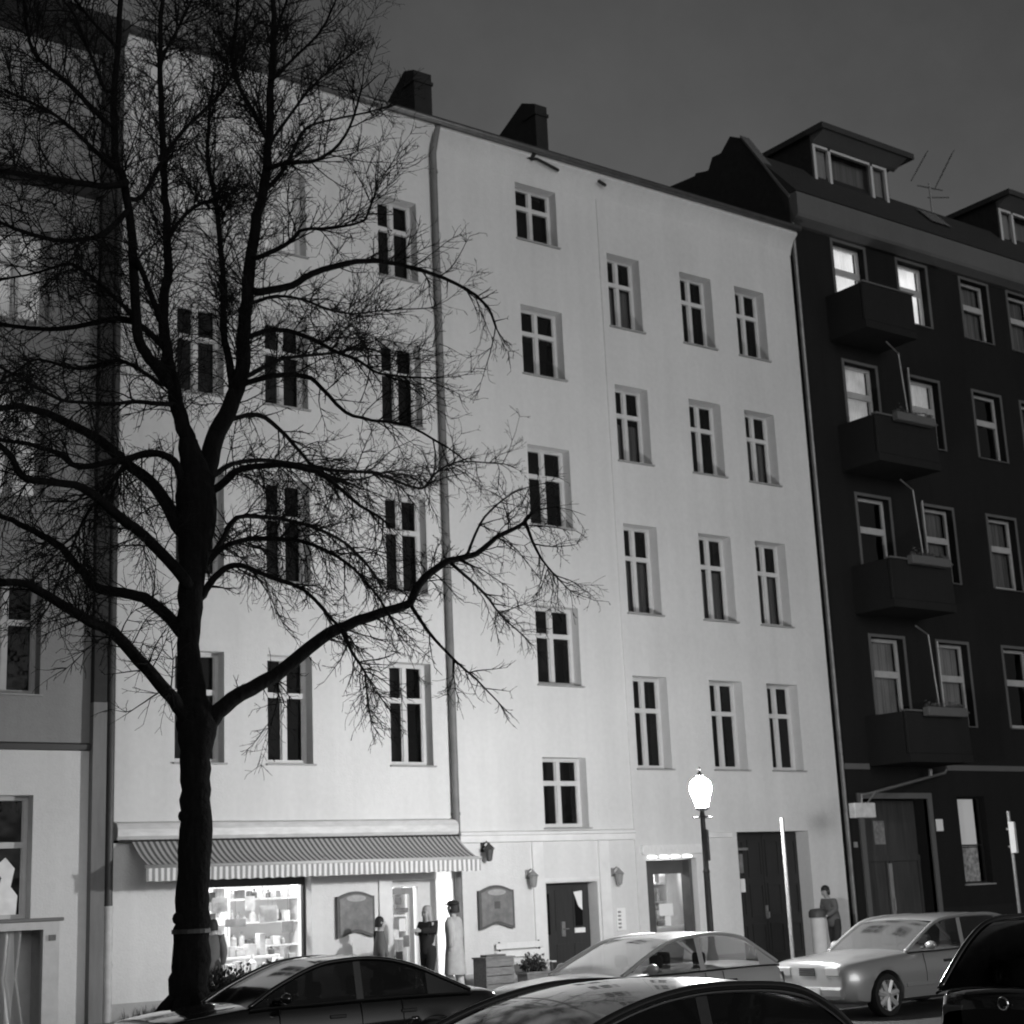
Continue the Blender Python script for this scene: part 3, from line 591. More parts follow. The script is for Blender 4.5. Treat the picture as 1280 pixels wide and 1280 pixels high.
b = MB(); b.quad((34.36, .24, 2.5), (35.25, .24, 2.5), (35.25, .24, 3.72), (34.36, .24, 3.72)); b.build('blind', emit('lit_blind', .6, .1), fr)
b = MB(); b.quad((34.36, .245, 1.6), (35.25, .245, 1.6), (35.25, .245, 2.47), (34.36, .245, 2.47)); b.build('figured_film', mat('figured_film_paper', .3, .9, .75, 9), fr)
b = MB(); b.tube([(29.92, -.1, 18.8), (29.92, -.1, .05)], .06, 8); b.build('downpipe', MZINC, HD)
BR = thing('sign_bracket', 'white box sign hanging under a long slanted metal bracket by the dark entrance', 'sign', (31, -.6, 3.5))
p0 = at(1181, 966, -.05); p1 = at(1094, 990, -1.4)
b = MB(); b.tube([p0, p1], .035, 8); b.tube([at(1163, 971, -.3), at(1163, 962, -.3)], .05, 8); b.tube([at(1184, 961, 0), p0], .03, 6); b.build('bracket', MSTEEL, BR)
b = MB(); c = at(1078, 1013, -1.45); b.box(c.x-.36, c.x+.36, c.y-.1, c.y+.1, c.z-.17, c.z+.17, .02); b.build('sign_box', mat('sign_box_white', .6, .5, .2, 6), BR)
b = MB(); b.tube([(c.x, c.y, c.z+.17), (c.x+.02, c.y, c.z+.36), p1], .025, 6); b.tube([(c.x+.2, c.y, c.z+.17), p1], .02, 6); b.build('hanger', MSTEEL, BR)
# roof antenna
q0 = at(1165, 262, 2.2)
AN = thing('roof_antenna', 'thin television antenna on the dark roof between the dormers', 'antenna', (q0.x, q0.y, q0.z-1))
b = MB(); b.tube([(q0.x, q0.y, q0.z-1.0), (q0.x, q0.y, q0.z+.9)], .03, 6); b.build('mast', MZINC, AN)
for pa, pb, k in (((1147, 232), (1178, 238), .0), ((1168, 237), (1190, 192), .3), ((1139, 226), (1157, 193), .3), ((1160, 247), (1186, 247), 0)):
    b = MB(); A, Bp = at(*pa, 2.2), at(*pb, 2.2); b.tube([A, Bp], .02, 5)
    if k:
        for j in range(5):
            m = A.lerp(Bp, .3+.17*j); b.tube([m+Vector((-.16, -.25, .02)), m+Vector((.16, .25, -.02))], .012, 4)
    b.build('boom', MZINC, AN)

# ------------------------------------------------------------------ bare tree
TR = thing('bare_tree', 'tall bare street tree with black trunk and fine drooping twigs', 'tree', (9.2, -7.0, 0))
TY = -7.0
tr = random.Random(11)
def smooth(pts, sub=3):
    out = []
    n = len(pts)
    for i in range(n-1):
        p0, p1, p2, p3 = pts[max(i-1, 0)], pts[i], pts[i+1], pts[min(i+2, n-1)]
        for k in range(sub):
            t = k/sub; out.append(.5*((2*p1) + (p2-p0)*t + (2*p0-5*p1+4*p2-p3)*t*t + (3*p1-p0-3*p2+p3)*t**3))
    out.append(pts[-1]); return out
def limb_pts(px, d0, d1, r0, r1, sub=3, jit=.02):
    n = len(px); L = []
    for i, (x, y) in enumerate(px):
        t = i/(n-1); L.append(at(x, y, TY + d0 + (d1-d0)*t**1.2))
    P = smooth(L, sub); m = len(P)
    P = [p + Vector((tr.gauss(0, jit), tr.gauss(0, jit), tr.gauss(0, jit)))*(0 if i in (0,) else min(1, 3*r0)) for i, p in enumerate(P)]
    rad = [r0 + (r1-r0)*(i/(m-1))**.8 for i in range(m)]
    return P, rad
PXM = 1/ (FPX/ (CAMD-7) * .895)        # metres per photo pixel at the tree
trunk_px = [(236, 1300, 31), (236, 1270, 25), (236, 1235, 22.5), (238, 1200, 22), (240, 1150, 20), (242, 1100, 19.5), (244, 1050, 20), (245, 1000, 17.5), (245, 950, 18.5), (246, 905, 23), (240, 870, 18), (236, 820, 14), (237, 760, 15), (241, 700, 17.5), (245, 650, 25), (245, 612, 24), (243, 590, 20), (239, 570, 15), (235, 550, 12)]
b = MB(); P = smooth([at(x, y, TY) for x, y, r in trunk_px], 4); rr = smooth([Vector((r, 0, 0)) for x, y, r in trunk_px], 4)
P = [p+Vector((tr.gauss(0, .012), 0, 0)) for p in P]
b.tube(P, [q.x*PXM*tr.uniform(.96, 1.05) for q in rr], 18)
for x, y, r in ((226, 1148, 10), (233, 1020, 10), (254, 1040, 10), (222, 1225, 11), (238, 905, 18), (250, 905, 20)): b.ball(at(x, y, TY), r*PXM, r*PXM, r*PXM*.9, 6)
for k in range(7):
    a = k*.9+.3; c0 = at(236, 1262, TY); b.tube([c0+Vector((0, 0, .25)), c0+Vector((math.cos(a)*.3, math.sin(a)*.3, .02)), c0+Vector((math.cos(a)*.5, math.sin(a)*.5, -.12-c0.z*.0))], [.16, .12, .05], 7)
b.build('trunk', MBARK, TR, True)
b = MB(); c0 = at(239, 1164, TY); b.lathe((c0.x, c0.y, c0.z), [(.25, -.03), (.256, -.025), (.256, .025), (.25, .03)], 20); b.build('trunk_band', mat('trunk_band_wire', .015, .6), TR)
LIMBS = [  # pixel path, depth start, depth end, radius px start, end
 ([(241,615),(237,560),(226,522),(217,485),(213,465),(208,440),(205,410),(205,375),(210,335),(208,280),(205,225),(202,150),(199,75),(203,0),(205,-70)],0,.5,13,2.5),
 ([(218,490),(203,468),(187,448),(174,425),(169,380),(167,319),(161,262),(155,225),(146,206),(142,150),(142,112),(148,60),(150,0),(152,-60)],0,-.9,8,3),
 ([(206,412),(195,386),(180,345),(170,322)],.1,-.5,5,3.5),
 ([(248,640),(258,590),(268,550),(283,518),(296,486),(304,445),(306,412),(311,356),(317,300),(326,255),(334,206),(337,169),(339,94),(341,56),(343,0),(345,-70)],0,-.4,15,3),
 ([(294,492),(286,450),(279,412),(279,356),(275,300),(268,244),(259,195),(262,140),(268,90)],0,1.2,6,2),
 ([(178,245),(206,195),(232,160),(262,130),(285,105),(297,60)],-.2,.8,3.5,1.5),
 ([(336,178),(318,143),(300,109),(290,75),(296,19),(300,-30)],-.3,.9,4,2),
 ([(139,206),(112,182),(86,157),(60,138),(20,120)],-.8,-1.6,4,1.5),
 ([(137,156),(110,130),(86,105),(60,84),(41,64),(32,22),(30,-10)],-.9,-1.8,4,1.8),
 ([(131,112),(118,80),(105,50),(94,20),(70,-10)],-.9,-.1,3,1.5),
 ([(160,262),(130,292),(100,300),(68,300),(30,290),(0,278),(-40,262)],-.6,-2,4,1.5),
 ([(156,230),(125,232),(80,226),(40,220),(5,214),(-30,210)],-.6,-2.2,5,3),
 ([(337,210),(356,204),(375,203),(398,199),(424,180),(442,146),(452,110)],-.4,-1.5,4.5,1.5),
 ([(338,232),(356,210),(368,185),(382,161),(405,152),(457,141),(490,132)],-.4,.8,4,1.2),
 ([(322,322),(355,307),(368,296),(380,287),(415,285),(452,277),(460,265),(470,240)],-.3,-1.8,4,1.2),
 ([(322,365),(365,357),(390,342),(435,329),(465,326),(497,330),(540,342),(584,362),(610,385),(620,410)],-.2,-1.6,6,1.5),
 ([(316,378),(345,370),(380,375),(405,385),(440,392),(480,388),(540,385)],-.2,1.5,3,1),
 ([(298,472),(315,467),(337,455),(355,448),(380,445),(425,440),(452,435),(475,440),(500,455)],-.1,1.6,4,1.2),
 ([(306,420),(345,412),(387,422),(415,437),(450,452),(475,467),(527,472)],-.2,-1.9,4,1.2),
 ([(300,482),(340,470),(380,470),(402,485),(432,515),(465,525),(510,532),(560,560)],0,-1.4,5,1.5),
 ([(288,524),(322,518),(349,536),(375,565),(400,590),(440,600),(480,590)],0,1.2,4.5,1.2),
 ([(268,612),(285,598),(300,587),(330,582),(360,582),(397,591),(424,610),(450,632),(480,650)],0,-1.8,6.5,1.6),
 ([(266,595),(290,580),(325,575),(370,580),(420,588),(470,592),(525,611),(541,595),(570,578),(630,580)],0,1.5,4.5,1),
 ([(264,692),(277,677),(296,647),(337,647),(379,655),(424,674),(454,700),(475,730)],0,1.4,5,1.4),
 ([(258,705),(277,685),(311,674),(345,673),(375,676),(409,689),(442,711),(472,745),(490,775)],0,-1.2,5,1.4),
 ([(250,748),(262,730),(281,711),(300,707),(337,721),(379,737),(416,775),(440,800)],0,-.6,6,1.6),
 ([(258,905),(272,890),(300,868),(345,842),(400,800),(430,782),(480,765),(512,753),(530,722),(560,702),(595,692),(620,672),(650,657),(662,645)],0,-1.4,12.5,2),
 ([(512,756),(534,788),(564,821),(597,851),(625,880)],-1,-1.4,3,.8),
 ([(426,786),(440,815),(455,838),(468,862)],-.8,-1.0,3,.8),
 ([(560,703),(603,739),(626,769),(655,795)],-1.1,-.6,2.6,.7),
 ([(655,656),(672,690),(690,715),(712,738)],-1.3,-1.8,2.6,.7),
 ([(585,694),(600,655),(620,632),(650,612),(690,602)],-1.2,-.4,2.2,.6),
 ([(345,842),(348,868),(342,895)],-.4,.2,2,.6),
 ([(232,895),(216,874),(187,841),(141,790),(113,776),(77,755),(47,738),(30,729),(0,728),(-40,730)],0,-1.2,10,3.5),
 ([(230,795),(218,778),(188,752),(164,743),(122,736),(105,717),(75,684),(54,670),(23,654),(0,645),(-40,630)],0,1.0,10,2.5),
 ([(234,730),(221,711),(180,670),(146,644),(120,621),(94,606),(34,599),(15,572),(0,556),(-30,540)],0,-1.6,9,2.5),
 ([(226,662),(214,640),(195,610),(165,584),(124,550),(75,524),(37,511),(0,509),(-50,515)],0,1.2,11,3),
 ([(228,600),(217,576),(190,566),(165,572),(150,575),(99,584),(75,567),(52,560),(28,554),(0,550),(-40,545)],0,-.6,6,2),
 ([(214,505),(199,505),(172,502),(140,505),(107,503),(75,499),(37,479),(0,458)],0,-2,4,1.4),
 ([(206,440),(180,410),(150,398),(110,405),(60,412),(0,405),(-30,400)],0,1.6,5,2),
 ([(150,590),(110,640),(84,700),(60,760)],-.2,-.8,3.5,.8),
 ([(200,480),(150,450),(100,462),(47,449),(19,466),(0,477)],-.2,1.8,3.5,1.2),
 ([(170,400),(130,360),(90,330),(50,340),(0,350)],-.3,1.4,3.5,1.2),
 ([(210,300),(230,270),(250,255),(268,250)],.3,1,3,2), ([(339,60),(352,20),(365,-20)],-.4,.2,3,1.5), ([(199,80),(220,40),(240,0)],.4,1,3,1.5),
 ([(340,100),(370,70),(400,40),(420,0)],-.4,-1,3,1.2),([(336,185),(380,120),(410,90),(450,60)],-.4,.6,2.6,1),([(148,60),(110,20),(80,-20)],-.9,-1.5,3,1.2),
]
limb_data = []
def pix(p):
    v = p - Vector((0, -CAMD, EYE)); z = v.dot(_f); return (640+FPX*v.dot(_r3)/z, 640-FPX*v.dot(_u3)/z)
stock = [(pix(q), q.y-TY) for q in P]
for li, (px, d0, d1, r0, r1) in enumerate(LIMBS):
    (nx, ny), dq = min(stock, key=lambda e: (e[0][0]-px[0][0])**2+(e[0][1]-px[0][1])**2)   # every limb leaves the wood it grows from
    if math.hypot(nx-px[0][0], ny-px[0][1]) > 5: px = [(nx, ny)]+list(px)
    else: px = [(nx, ny)]+list(px[1:])
    d1 += (dq-d0)*.5; d0 = dq
    P, rad = limb_pts(px, d0, d1, r0*PXM, r1*PXM)
    b = MB(); b.tube(P, rad, 8 if r0 > 5 else 6); b.build('limb', MBARK, TR, True); limb_data.append((P, rad, r0)); stock += [(pix(q), q.y-TY) for q in P]
tw = MB()
def twig(p, d, ln, r, level, droop):
    """grow a wavy twig and its children; all near 1 cm and thinner"""
    n = max(3, int(ln/.11)); pts = [p.copy()]; dirs = []
    dd = d.normalized(); st = ln/n
    wob = Vector((tr.uniform(-1, 1), tr.uniform(-1, 1), tr.uniform(-1, 1)))*.10
    for k in range(n):
        t = k/n
        dd = (dd + wob*.6 + Vector((tr.gauss(0, .11), tr.gauss(0, .11), tr.gauss(0, .11))) + Vector((0, 0, droop*(.10 if t < .65 else -.04)))).normalized()
        pts.append(pts[-1]+dd*st); dirs.append(dd.copy())
    tw.tube(pts, [max(.0032, r*(1-.7*k/n)) for k in range(n+1)], 4 if level < 2 else 3, False)
    if level >= 3: return
    cnt = int(ln*(12.0 if level == 1 else 8.0)*tr.uniform(.75, 1.25))
    for c in range(cnt):
        k = tr.randint(max(1, int(n*.15)), n); q = pts[k]; base = dirs[min(k, n-1)]
        side = base.cross(Vector((tr.uniform(-1, 1), tr.uniform(-1, 1), tr.uniform(-1, 1)))).normalized()
        nd = (base*tr.uniform(.5, 1.0) + side*tr.uniform(.5, 1.0)).normalized()
        twig(q, nd, ln*tr.uniform(.28, .55)*(1.1-.5*k/n), r*.58, level+1, droop)
for P, rad, r0 in limb_data:
    tot = sum((P[i+1]-P[i]).length for i in range(len(P)-1))
    far_r = P[-1].x > 12.6; cnt = int(tot*(13 if not far_r else 10.5)*tr.uniform(.65, 1.3))
    for c in range(cnt):
        i = tr.randint(int(len(P)*.2), len(P)-2); q = P[i].lerp(P[i+1], tr.random()); base = (P[i+1]-P[i]).normalized()
        hgt = q.z
        side = base.cross(Vector((tr.uniform(-1, 1), tr.uniform(-1, 1), tr.uniform(-1, 1)))).normalized()
        nd = (base*tr.uniform(.4, 1) + side*tr.uniform(.5, 1.1) + Vector((0, 0, .25 if hgt > 9 else -.05))).normalized()
        dr_ = -.8 if hgt < 8.5 else (-.3 if hgt < 11 else .55)
        twig(q, nd, tr.choice((.35, .6, .8, 1.0, 1.3))*tr.uniform(.8, 1.2)*(1 if r0 > 2.4 else .6)*(.78 if far_r else 1)*(.75 if hgt < 6.5 else 1), min(.0115, rad[i]*.65), 1, dr_)
    for _ in range(3): twig(P[-1], (P[-1]-P[-2]).normalized()+Vector((tr.uniform(-.5, .5), tr.uniform(-.5, .5), tr.uniform(-.4, .3))), tr.uniform(.4, .9)*(.6 if far_r else 1), min(.01, rad[-1]), 1, -.6 if P[-1].z < 9 else .4)
tw.build('crown', MTWIG, TR)

# ------------------------------------------------------------------ cars
MTYRE = mat('tyre_rubber', .015, .85); MRIM = mat('alloy_rim', .6, .4, metal=.3); MTRIMB = mat('black_trim', .012, .5)
MHEAD = mat('headlight_glass', .6, .15, spec=.8); MTAIL = mat('tail_light_glass', .08, .2, coat=.5)
MGL = glass('car_glass', .62, .75, .09); MGLD = glass('dark_car_glass', .1, .5, .09)
MSEAT = mat('seat_cloth', .02, .9); MCHROME = mat('chrome_strip', .6, .2, metal=1.)
def lerp(a, b, t): return a+(b-a)*t
def curve(tab, s):
    if s <= tab[0][0]: return tab[0][1]
    for (a, va), (c, vc) in zip(tab, tab[1:]):
        if s <= c:
            t = (s-a)/(c-a); t = t*t*(3-2*t) if False else t; return va+(vc-va)*t
    return tab[-1][1]
def scurve(tab, s):                      # Catmull-Rom through the table
    n = len(tab)
    if s <= tab[0][0]: return tab[0][1]
    for i in range(n-1):
        a, va = tab[i]; c, vc = tab[i+1]
        if s <= c:
            t = (s-a)/(c-a); h = c-a
            m0 = (vc-tab[i-1][1])/(c-tab[i-1][0])*h if i > 0 else vc-va
            m1 = (tab[i+2][1]-va)/(tab[i+2][0]-a)*h if i+2 < n else vc-va
            t2, t3 = t*t, t*t*t
            return (2*t3-3*t2+1)*va+(t3-2*t2+t)*m0+(-2*t3+3*t2)*vc+(t3-t2)*m1
    return tab[-1][1]
def car(label, nose, yc, dirn, L, W, top, rail, cabin, wheels, paint, gl, pillars, belt, group=None, rot=0, wr=.31, roofw=.56, chrome=False, estate=False, badge=False):
    """top: outline of bonnet, belt and boot along s; rail: roof line along the cabin; cabin = (s1 screen foot, s2 roof front, s3 roof rear, s4 rear foot)"""
    t = thing('parked_car', label, 'car', (nose+dirn*L/2, yc, ZR), group)
    XX = lambda s: nose+dirn*s
    n = 96; b = MB(); K = None
    s1, s2, s3, s4 = cabin
    for i in range(n+1):
        s = L*i/n; e = min(s, L-s)
        hw = W/2*(1-.20*max(0, 1-e/.5)**2.4); zt = scurve(top, s); zb = .19+.10*max(0, 1-e/.5)**2
        arch = 0
        for ws in wheels:
            d = abs(s-ws); RR = wr+.055
            if d < RR: arch = max(arch, wr+math.sqrt(RR*RR-d*d))
        ring = [(0, zb), (.80*hw, zb), (.95*hw, zb+.05), (.99*hw, lerp(zb, zt, .30)), (1.0*hw, lerp(zb, zt, .52)), (.985*hw, lerp(zb, zt, .70)), (.965*hw, lerp(zb, zt, .78)), (.93*hw, zt-.045), (.86*hw, zt-.012), (.6*hw, zt+.012), (.3*hw, zt+.024), (0, zt+.028)]
        r = []
        for k, (y, z) in enumerate(ring):
            if k < 7 and k >= 1: z = max(z, arch)
            if k < 1: z = max(z, arch*.9)
            r.append((y, min(z, zt+.028)))
        full = [(y, z) for y, z in r] + [(-y, z) for y, z in r[-2:0:-1]]
        if K is None: K = len(full)
        for y, z in full: b.v.append(Vector((XX(s), yc+y, ZR+z)))
    for i in range(n):
        for k in range(K):
            a = i*K+k; c = i*K+(k+1) % K; b.f.append((a, c, c+K, a+K) if dirn < 0 else (a, a+K, c+K, c))
    b.f.append(tuple(range(K))); b.f.append(tuple(n*K+k for k in range(K-1, -1, -1)))
    body = b.build('body', paint, t, True, 50)
    # cabin
    def rp(s):                           # rail point (half width, z)
        z = scurve(rail, s); f = max(0, min(1, (z-belt)/(max(v for _, v in rail)-belt)))
        return (lerp(W/2*.90, W/2*roofw*1.42, f), z)
    def bp(s): return (W/2*.92, scurve(top, s)-.03)
    m = 64; ss = [s1+(s4-s1)*i/m for i in range(m+1)]
    def strip(name, sa, sb, mtl, thick=0):
        q = MB(); cc = 10; lst = [s for s in ss if sa-1e-6 <= s <= sb+1e-6]
        if lst[0] > sa+1e-4: lst = [sa]+lst
        if lst[-1] < sb-1e-4: lst = lst+[sb]
        for s in lst:
            y, z = rp(s)
            for j in range(cc+1):
                u = -1+2*j/cc; q.v.append(Vector((XX(s), yc+u*y, ZR+z+.045*(1-u*u))))
        for i in range(len(lst)-1):
            for j in range(cc):
                a = i*(cc+1)+j; q.f.append((a, a+1, a+cc+2, a+cc+1))
        return q.build(name, mtl, t, True)
    strip('windscreen', s1, s2, gl); roof = strip('roof', s2, s3, paint); strip('rear_window', s3, s4, gl)
    for sg, nm in ((-1, 'near'), (1, 'far')):
        q = MB(); p = MB()
        for i in range(m):
            sa, sb = ss[i], ss[i+1]; (ya, za), (yb, zb) = rp(sa), rp(sb); (ba, wa), (bb, wb) = bp(sa), bp(sb)
            if za <= wa and zb <= wb: continue
            isp = any(u <= (sa+sb)/2 <= v for u, v in pillars)
            (p if isp else q).quad((XX(sa), yc+sg*ba, ZR+wa), (XX(sb), yc+sg*bb, ZR+wb), (XX(sb), yc+sg*yb, ZR+max(zb, wb)), (XX(sa), yc+sg*ya, ZR+max(za, wa)))
        q.build('side_window', gl, t)
        if p.v:
            for u, v_ in pillars:
                pp = MB()
                for f_ in p.f:
                    c_ = sum((p.v[i_] for i_ in f_), Vector())/4; sc = (c_.x-nose)*dirn
                    if u-.05 <= sc <= v_+.05: pp.quad(*[p.v[i_] for i_ in f_])
                if pp.v: pp.build('pillar', paint, t)
        r = MB(); r.tube([(XX(s), yc+sg*rp(s)[0], ZR+rp(s)[1]+.004) for s in ss], .03, 8); r.build('roof_rail', paint, t, True)
        if chrome:
            r = MB(); r.tube([(XX(s), yc+sg*(rp(s)[0]+.018), ZR+rp(s)[1]-.03) for s in ss if rp(s)[1] > scurve(top, s)+.02], .009, 5); r.build('window_trim', MCHROME, t)
        r = MB(); r.tube([(XX(s), yc+sg*(W/2*.95), ZR+scurve(top, s)-.035) for s in ss], .012, 5); r.build('belt_trim', MTRIMB, t)
        mx = s1+.38; r = MB(); z = scurve(top, mx)+.06
        r.ball((XX(mx), yc+sg*(W/2+.1), ZR+z), .07, .1, .065, 6); r.tube([(XX(mx), yc+sg*W/2*.9, ZR+z-.04), (XX(mx), yc+sg*(W/2+.06), ZR+z)], .025, 5); r.build('mirror', paint, t, True)
        r = MB(); r.box(min(XX(-.012), XX(.2)), max(XX(-.012), XX(.2)), yc+sg*W*.28-.16, yc+sg*W*.28+.13, ZR+scurve(top, .1)-.2, ZR+scurve(top, .1)-.06, .02); r.build('headlight', MHEAD, t)
        zt_ = scurve(top, L-.06); r = MB(); r.box(min(XX(L-.16), XX(L+.0)), max(XX(L-.16), XX(L+.0)), yc+sg*W*.33-.14, yc+sg*W*.33+.1, ZR+zt_-.27, ZR+zt_-.05, .02); r.build('tail_light', MTAIL, t)
        r = MB(); hs = (wheels[0]+wheels[1])/2
        r.box(min(XX(wheels[0]+.42), XX(wheels[1]-.42)), max(XX(wheels[0]+.42), XX(wheels[1]-.42)), yc+sg*W/2-.012 if sg > 0 else yc-W/2-.012, yc+W/2+.012 if sg > 0 else yc-W/2+.012, ZR+.40, ZR+.455, .005); r.build('side_moulding', MTRIMB if paint.name.startswith('black') else paint, t)
        r = MB()
        for hx in (hs+.12, hs+1.02): r.box(XX(hx)-.1, XX(hx)+.1, yc+sg*W*.485-.02, yc+sg*W*.485+.02, ZR+scurve(top, hx)-.21, ZR+scurve(top, hx)-.17, .008)
        r.build('door_handle', MTRIMB, t)
        for sm in (s1+.35, (pillars[0][0]+pillars[0][1])/2 if pillars else s1+1.5, min(s4-.3, wheels[1]-.42)):
            ztm = scurve(top, sm); q_ = MB(); q_.tube([(XX(sm), yc+sg*(W/2*f_+.002), ZR+z_) for f_, z_ in ((.99, lerp(.19, ztm, .28)), (1.0, lerp(.19, ztm, .52)), (.985, lerp(.19, ztm, .70)), (.95, ztm-.06))], .006, 4); q_.build('door_seam', MTRIMB, t)
        for ws in wheels:
            wb_ = MB(); cx, cy, cz = XX(ws), yc+sg*(W/2-.11), ZR+wr
            prof = [(wr*.7, -.1), (wr*.95, -.1), (wr, -.06), (wr, .06), (wr*.95, .1), (wr*.7, .1)]
            i0 = len(wb_.v); sd_ = 24
            for rr_, yy in prof:
                for j in range(sd_):
                    a = 2*math.pi*j/sd_; wb_.v.append(Vector((cx+rr_*math.cos(a), cy+yy, cz+rr_*math.sin(a))))
            for k in range(len(prof)-1):
                for j in range(sd_):
                    a = i0+k*sd_+j; c = i0+k*sd_+(j+1) % sd_; wb_.f.append((a, c, c+sd_, a+sd_))
            wh = wb_.build('wheel', MTYRE, t, True, 40)
            rb = MB(); yo = cy+sg*.075
            for k in range(2):
                pass
            rb.tube([(cx, cy+sg*.03, cz), (cx, cy+sg*.06, cz)], wr*.50, 24)
            for k in range(7):
                a = 2*math.pi*k/7+.2; rb.tube([(cx+.03*math.cos(a), yo, cz+.03*math.sin(a)), (cx+wr*.72*math.cos(a), yo-sg*.006, cz+wr*.72*math.sin(a))], [.04, .05], 6)
            rb.tube([(cx+wr*.74*math.cos(2*math.pi*j/24), yo, cz+wr*.74*math.sin(2*math.pi*j/24)) for j in range(25)], .024, 6); rb.tube([(cx, yo-.03*sg, cz), (cx, yo+.015*sg, cz)], .05, 10)
            rb.build('rim', MRIM, wh)
    for nm, s, hh in (('bumper', -.03, .42), ('bumper', L+.03, .42)):
        r = MB(); xx = XX(s); xi = XX(s+.12 if s < 1 else s-.12); r.box(min(xx, xi), max(xx, xi), yc-W*.40, yc+W*.40, ZR+.30, ZR+.47, .04); r.build('bumper', paint, t)
    for s in (-.036, L+.036):
        r = MB(); r.box(XX(s)-.008, XX(s)+.008, yc-.26, yc+.26, ZR+.36, ZR+.46); r.build('number_plate', MWHITE, t)
    gr = MB()
    for k in range(4): gr.box(min(XX(-.01), XX(.05)), max(XX(-.01), XX(.05)), yc-W*.09, yc+W*.09, ZR+scurve(top, .06)-.17+k*.03, ZR+scurve(top, .06)-.155+k*.03)
    gr.build('grille', MTRIMB, t)
    for sy in (-1, 1):
        for sx in (s1+.95, s1+1.75):
            if sx > s4-.5: continue
            r = MB(); z = ZR+belt; xx = XX(sx)
            r.box(xx-.07, xx+.09, yc+sy*.37-.23, yc+sy*.37+.23, ZR+.45, z-.02, .05); r.box(xx-.03, xx+.07, yc+sy*.37-.12, yc+sy*.37+.12, z+.03, z+.19, .035); r.tube([(xx, yc+sy*.37-.06, z-.06), (xx, yc+sy*.37-.06, z+.05)], .008, 4); r.build('seat', MSEAT, t)
    r = MB(); xx = XX(s1+.45); r.tube([(xx+.05*dirn*math.cos(a), yc-.36+.18*math.cos(a), ZR+belt-.07+.17*math.sin(a)) for a in [2*math.pi*k/16 for k in range(17)]], .014, 5); r.build('steering_wheel', MSEAT, t)
    t.rotation_euler.z = R(rot)
    if badge:
        zt_ = ZR+.93; r = MB(); xx = XX(L+.012)
        r.tube([(xx, yc+.05*math.cos(a), zt_+.05*math.sin(a)) for a in [2*math.pi*k/16 for k in range(17)]], .01, 5); r.build('badge', MCHROME, t)
    return t
MBLK = mat('black_car_paint', .006, .12, coat=1.); MDRK = mat('dark_car_paint', .012, .2, coat=.8); MSIL = mat('silver_car_paint', .38, .28, coat=.8, metal=.35); MSIL2 = mat('pale_car_paint', .5, .28, coat=.8, metal=.2)
GC = 'cars parked along the far kerb'
# black saloon by the tree
car('black saloon car parked in front of the lit shop and tree', 7.45, -9.5, 1, 4.55, 1.74,
    [(0, .66), (.05, .74), (.3, .81), (.8, .87), (1.35, .92), (2, .93), (3, .94), (4, .93), (4.4, .90), (4.55, .80)],
    [(1.25, .90), (1.6, 1.10), (2.1, 1.30), (2.5, 1.35), (2.9, 1.34), (3.3, 1.25), (3.7, 1.08), (4.05, .92)], (1.25, 2.2, 3.1, 4.05), (.82, 3.55), MBLK, MGLD, ((2.55, 2.66), (3.5, 4.1)), .93, GC, rot=-7)
# pale saloon
car('pale silver saloon car parked behind the lantern, its windows showing the bright wall', 12.85, -9.4, 1, 4.3, 1.74,
    [(0, .66), (.05, .74), (.3, .81), (.8, .87), (1.45, .91), (2, .91), (3, .92), (3.95, .92), (4.18, .88), (4.3, .76)],
    [(1.2, .89), (1.65, 1.10), (2.15, 1.29), (2.6, 1.345), (3.1, 1.345), (3.5, 1.27), (3.8, 1.10), (4.08, .92)], (1.2, 2.2, 3.4, 4.08), (.8, 3.4), MSIL2, MGL, ((2.6, 2.7), (3.72, 4.1)), .92, GC)
# silver estate-like saloon at the right
car('silver saloon car with alloy wheels parked before the dark house entrance', 18.35, -9.4, 1, 4.5, 1.74,
    [(0, .70), (.04, .79), (.25, .84), (.8, .885), (1.4, .92), (2, .92), (3, .93), (4, .94), (4.4, .92), (4.5, .82)],
    [(1.35, .90), (1.8, 1.15), (2.15, 1.31), (2.5, 1.365), (3.0, 1.38), (3.6, 1.36), (4.0, 1.24), (4.35, .94)], (1.35, 2.15, 3.75, 4.35), (.8, 3.45), MSIL, MGL, ((2.65, 2.75), (3.6, 3.7), (4.1, 4.36)), .92, GC, roofw=.60)
GN = 'dark cars parked along the near kerb'
car('dark low coupe in the foreground with a bright lamp reflection on its roof', 3.9, -18.65, 1, 4.5, 1.76,
    [(0, .60), (.1, .66), (.6, .78), (1.4, .90), (2, .92), (3, .94), (4, .95), (4.4, .90), (4.5, .78)],
    [(1.4, .90), (1.9, 1.13), (2.4, 1.30), (2.9, 1.385), (3.4, 1.39), (3.9, 1.33), (4.2, 1.17), (4.42, .94)], (1.4, 2.35, 3.8, 4.42), (.85, 3.55), MDRK, MGLD, ((3.0, 3.08),), .92, GN, chrome=True)
car('black hatchback in the right foreground with its tail and round badge towards the viewer', 15.62, -18.0, -1, 3.95, 1.74,
    [(0, .70), (.1, .78), (.6, .92), (1.1, 1.02), (2, 1.03), (3, 1.04), (3.6, 1.05), (3.85, 1.0), (3.95, .86)],
    [(1.0, 1.0), (1.4, 1.28), (1.8, 1.5), (2.2, 1.58), (2.7, 1.60), (3.15, 1.56), (3.45, 1.38), (3.8, 1.02)], (1.0, 1.8, 3.15, 3.8), (.75, 3.2), MBLK, MGLD, ((2.2, 2.3), (3.0, 3.12)), 1.03, GN, badge=True)

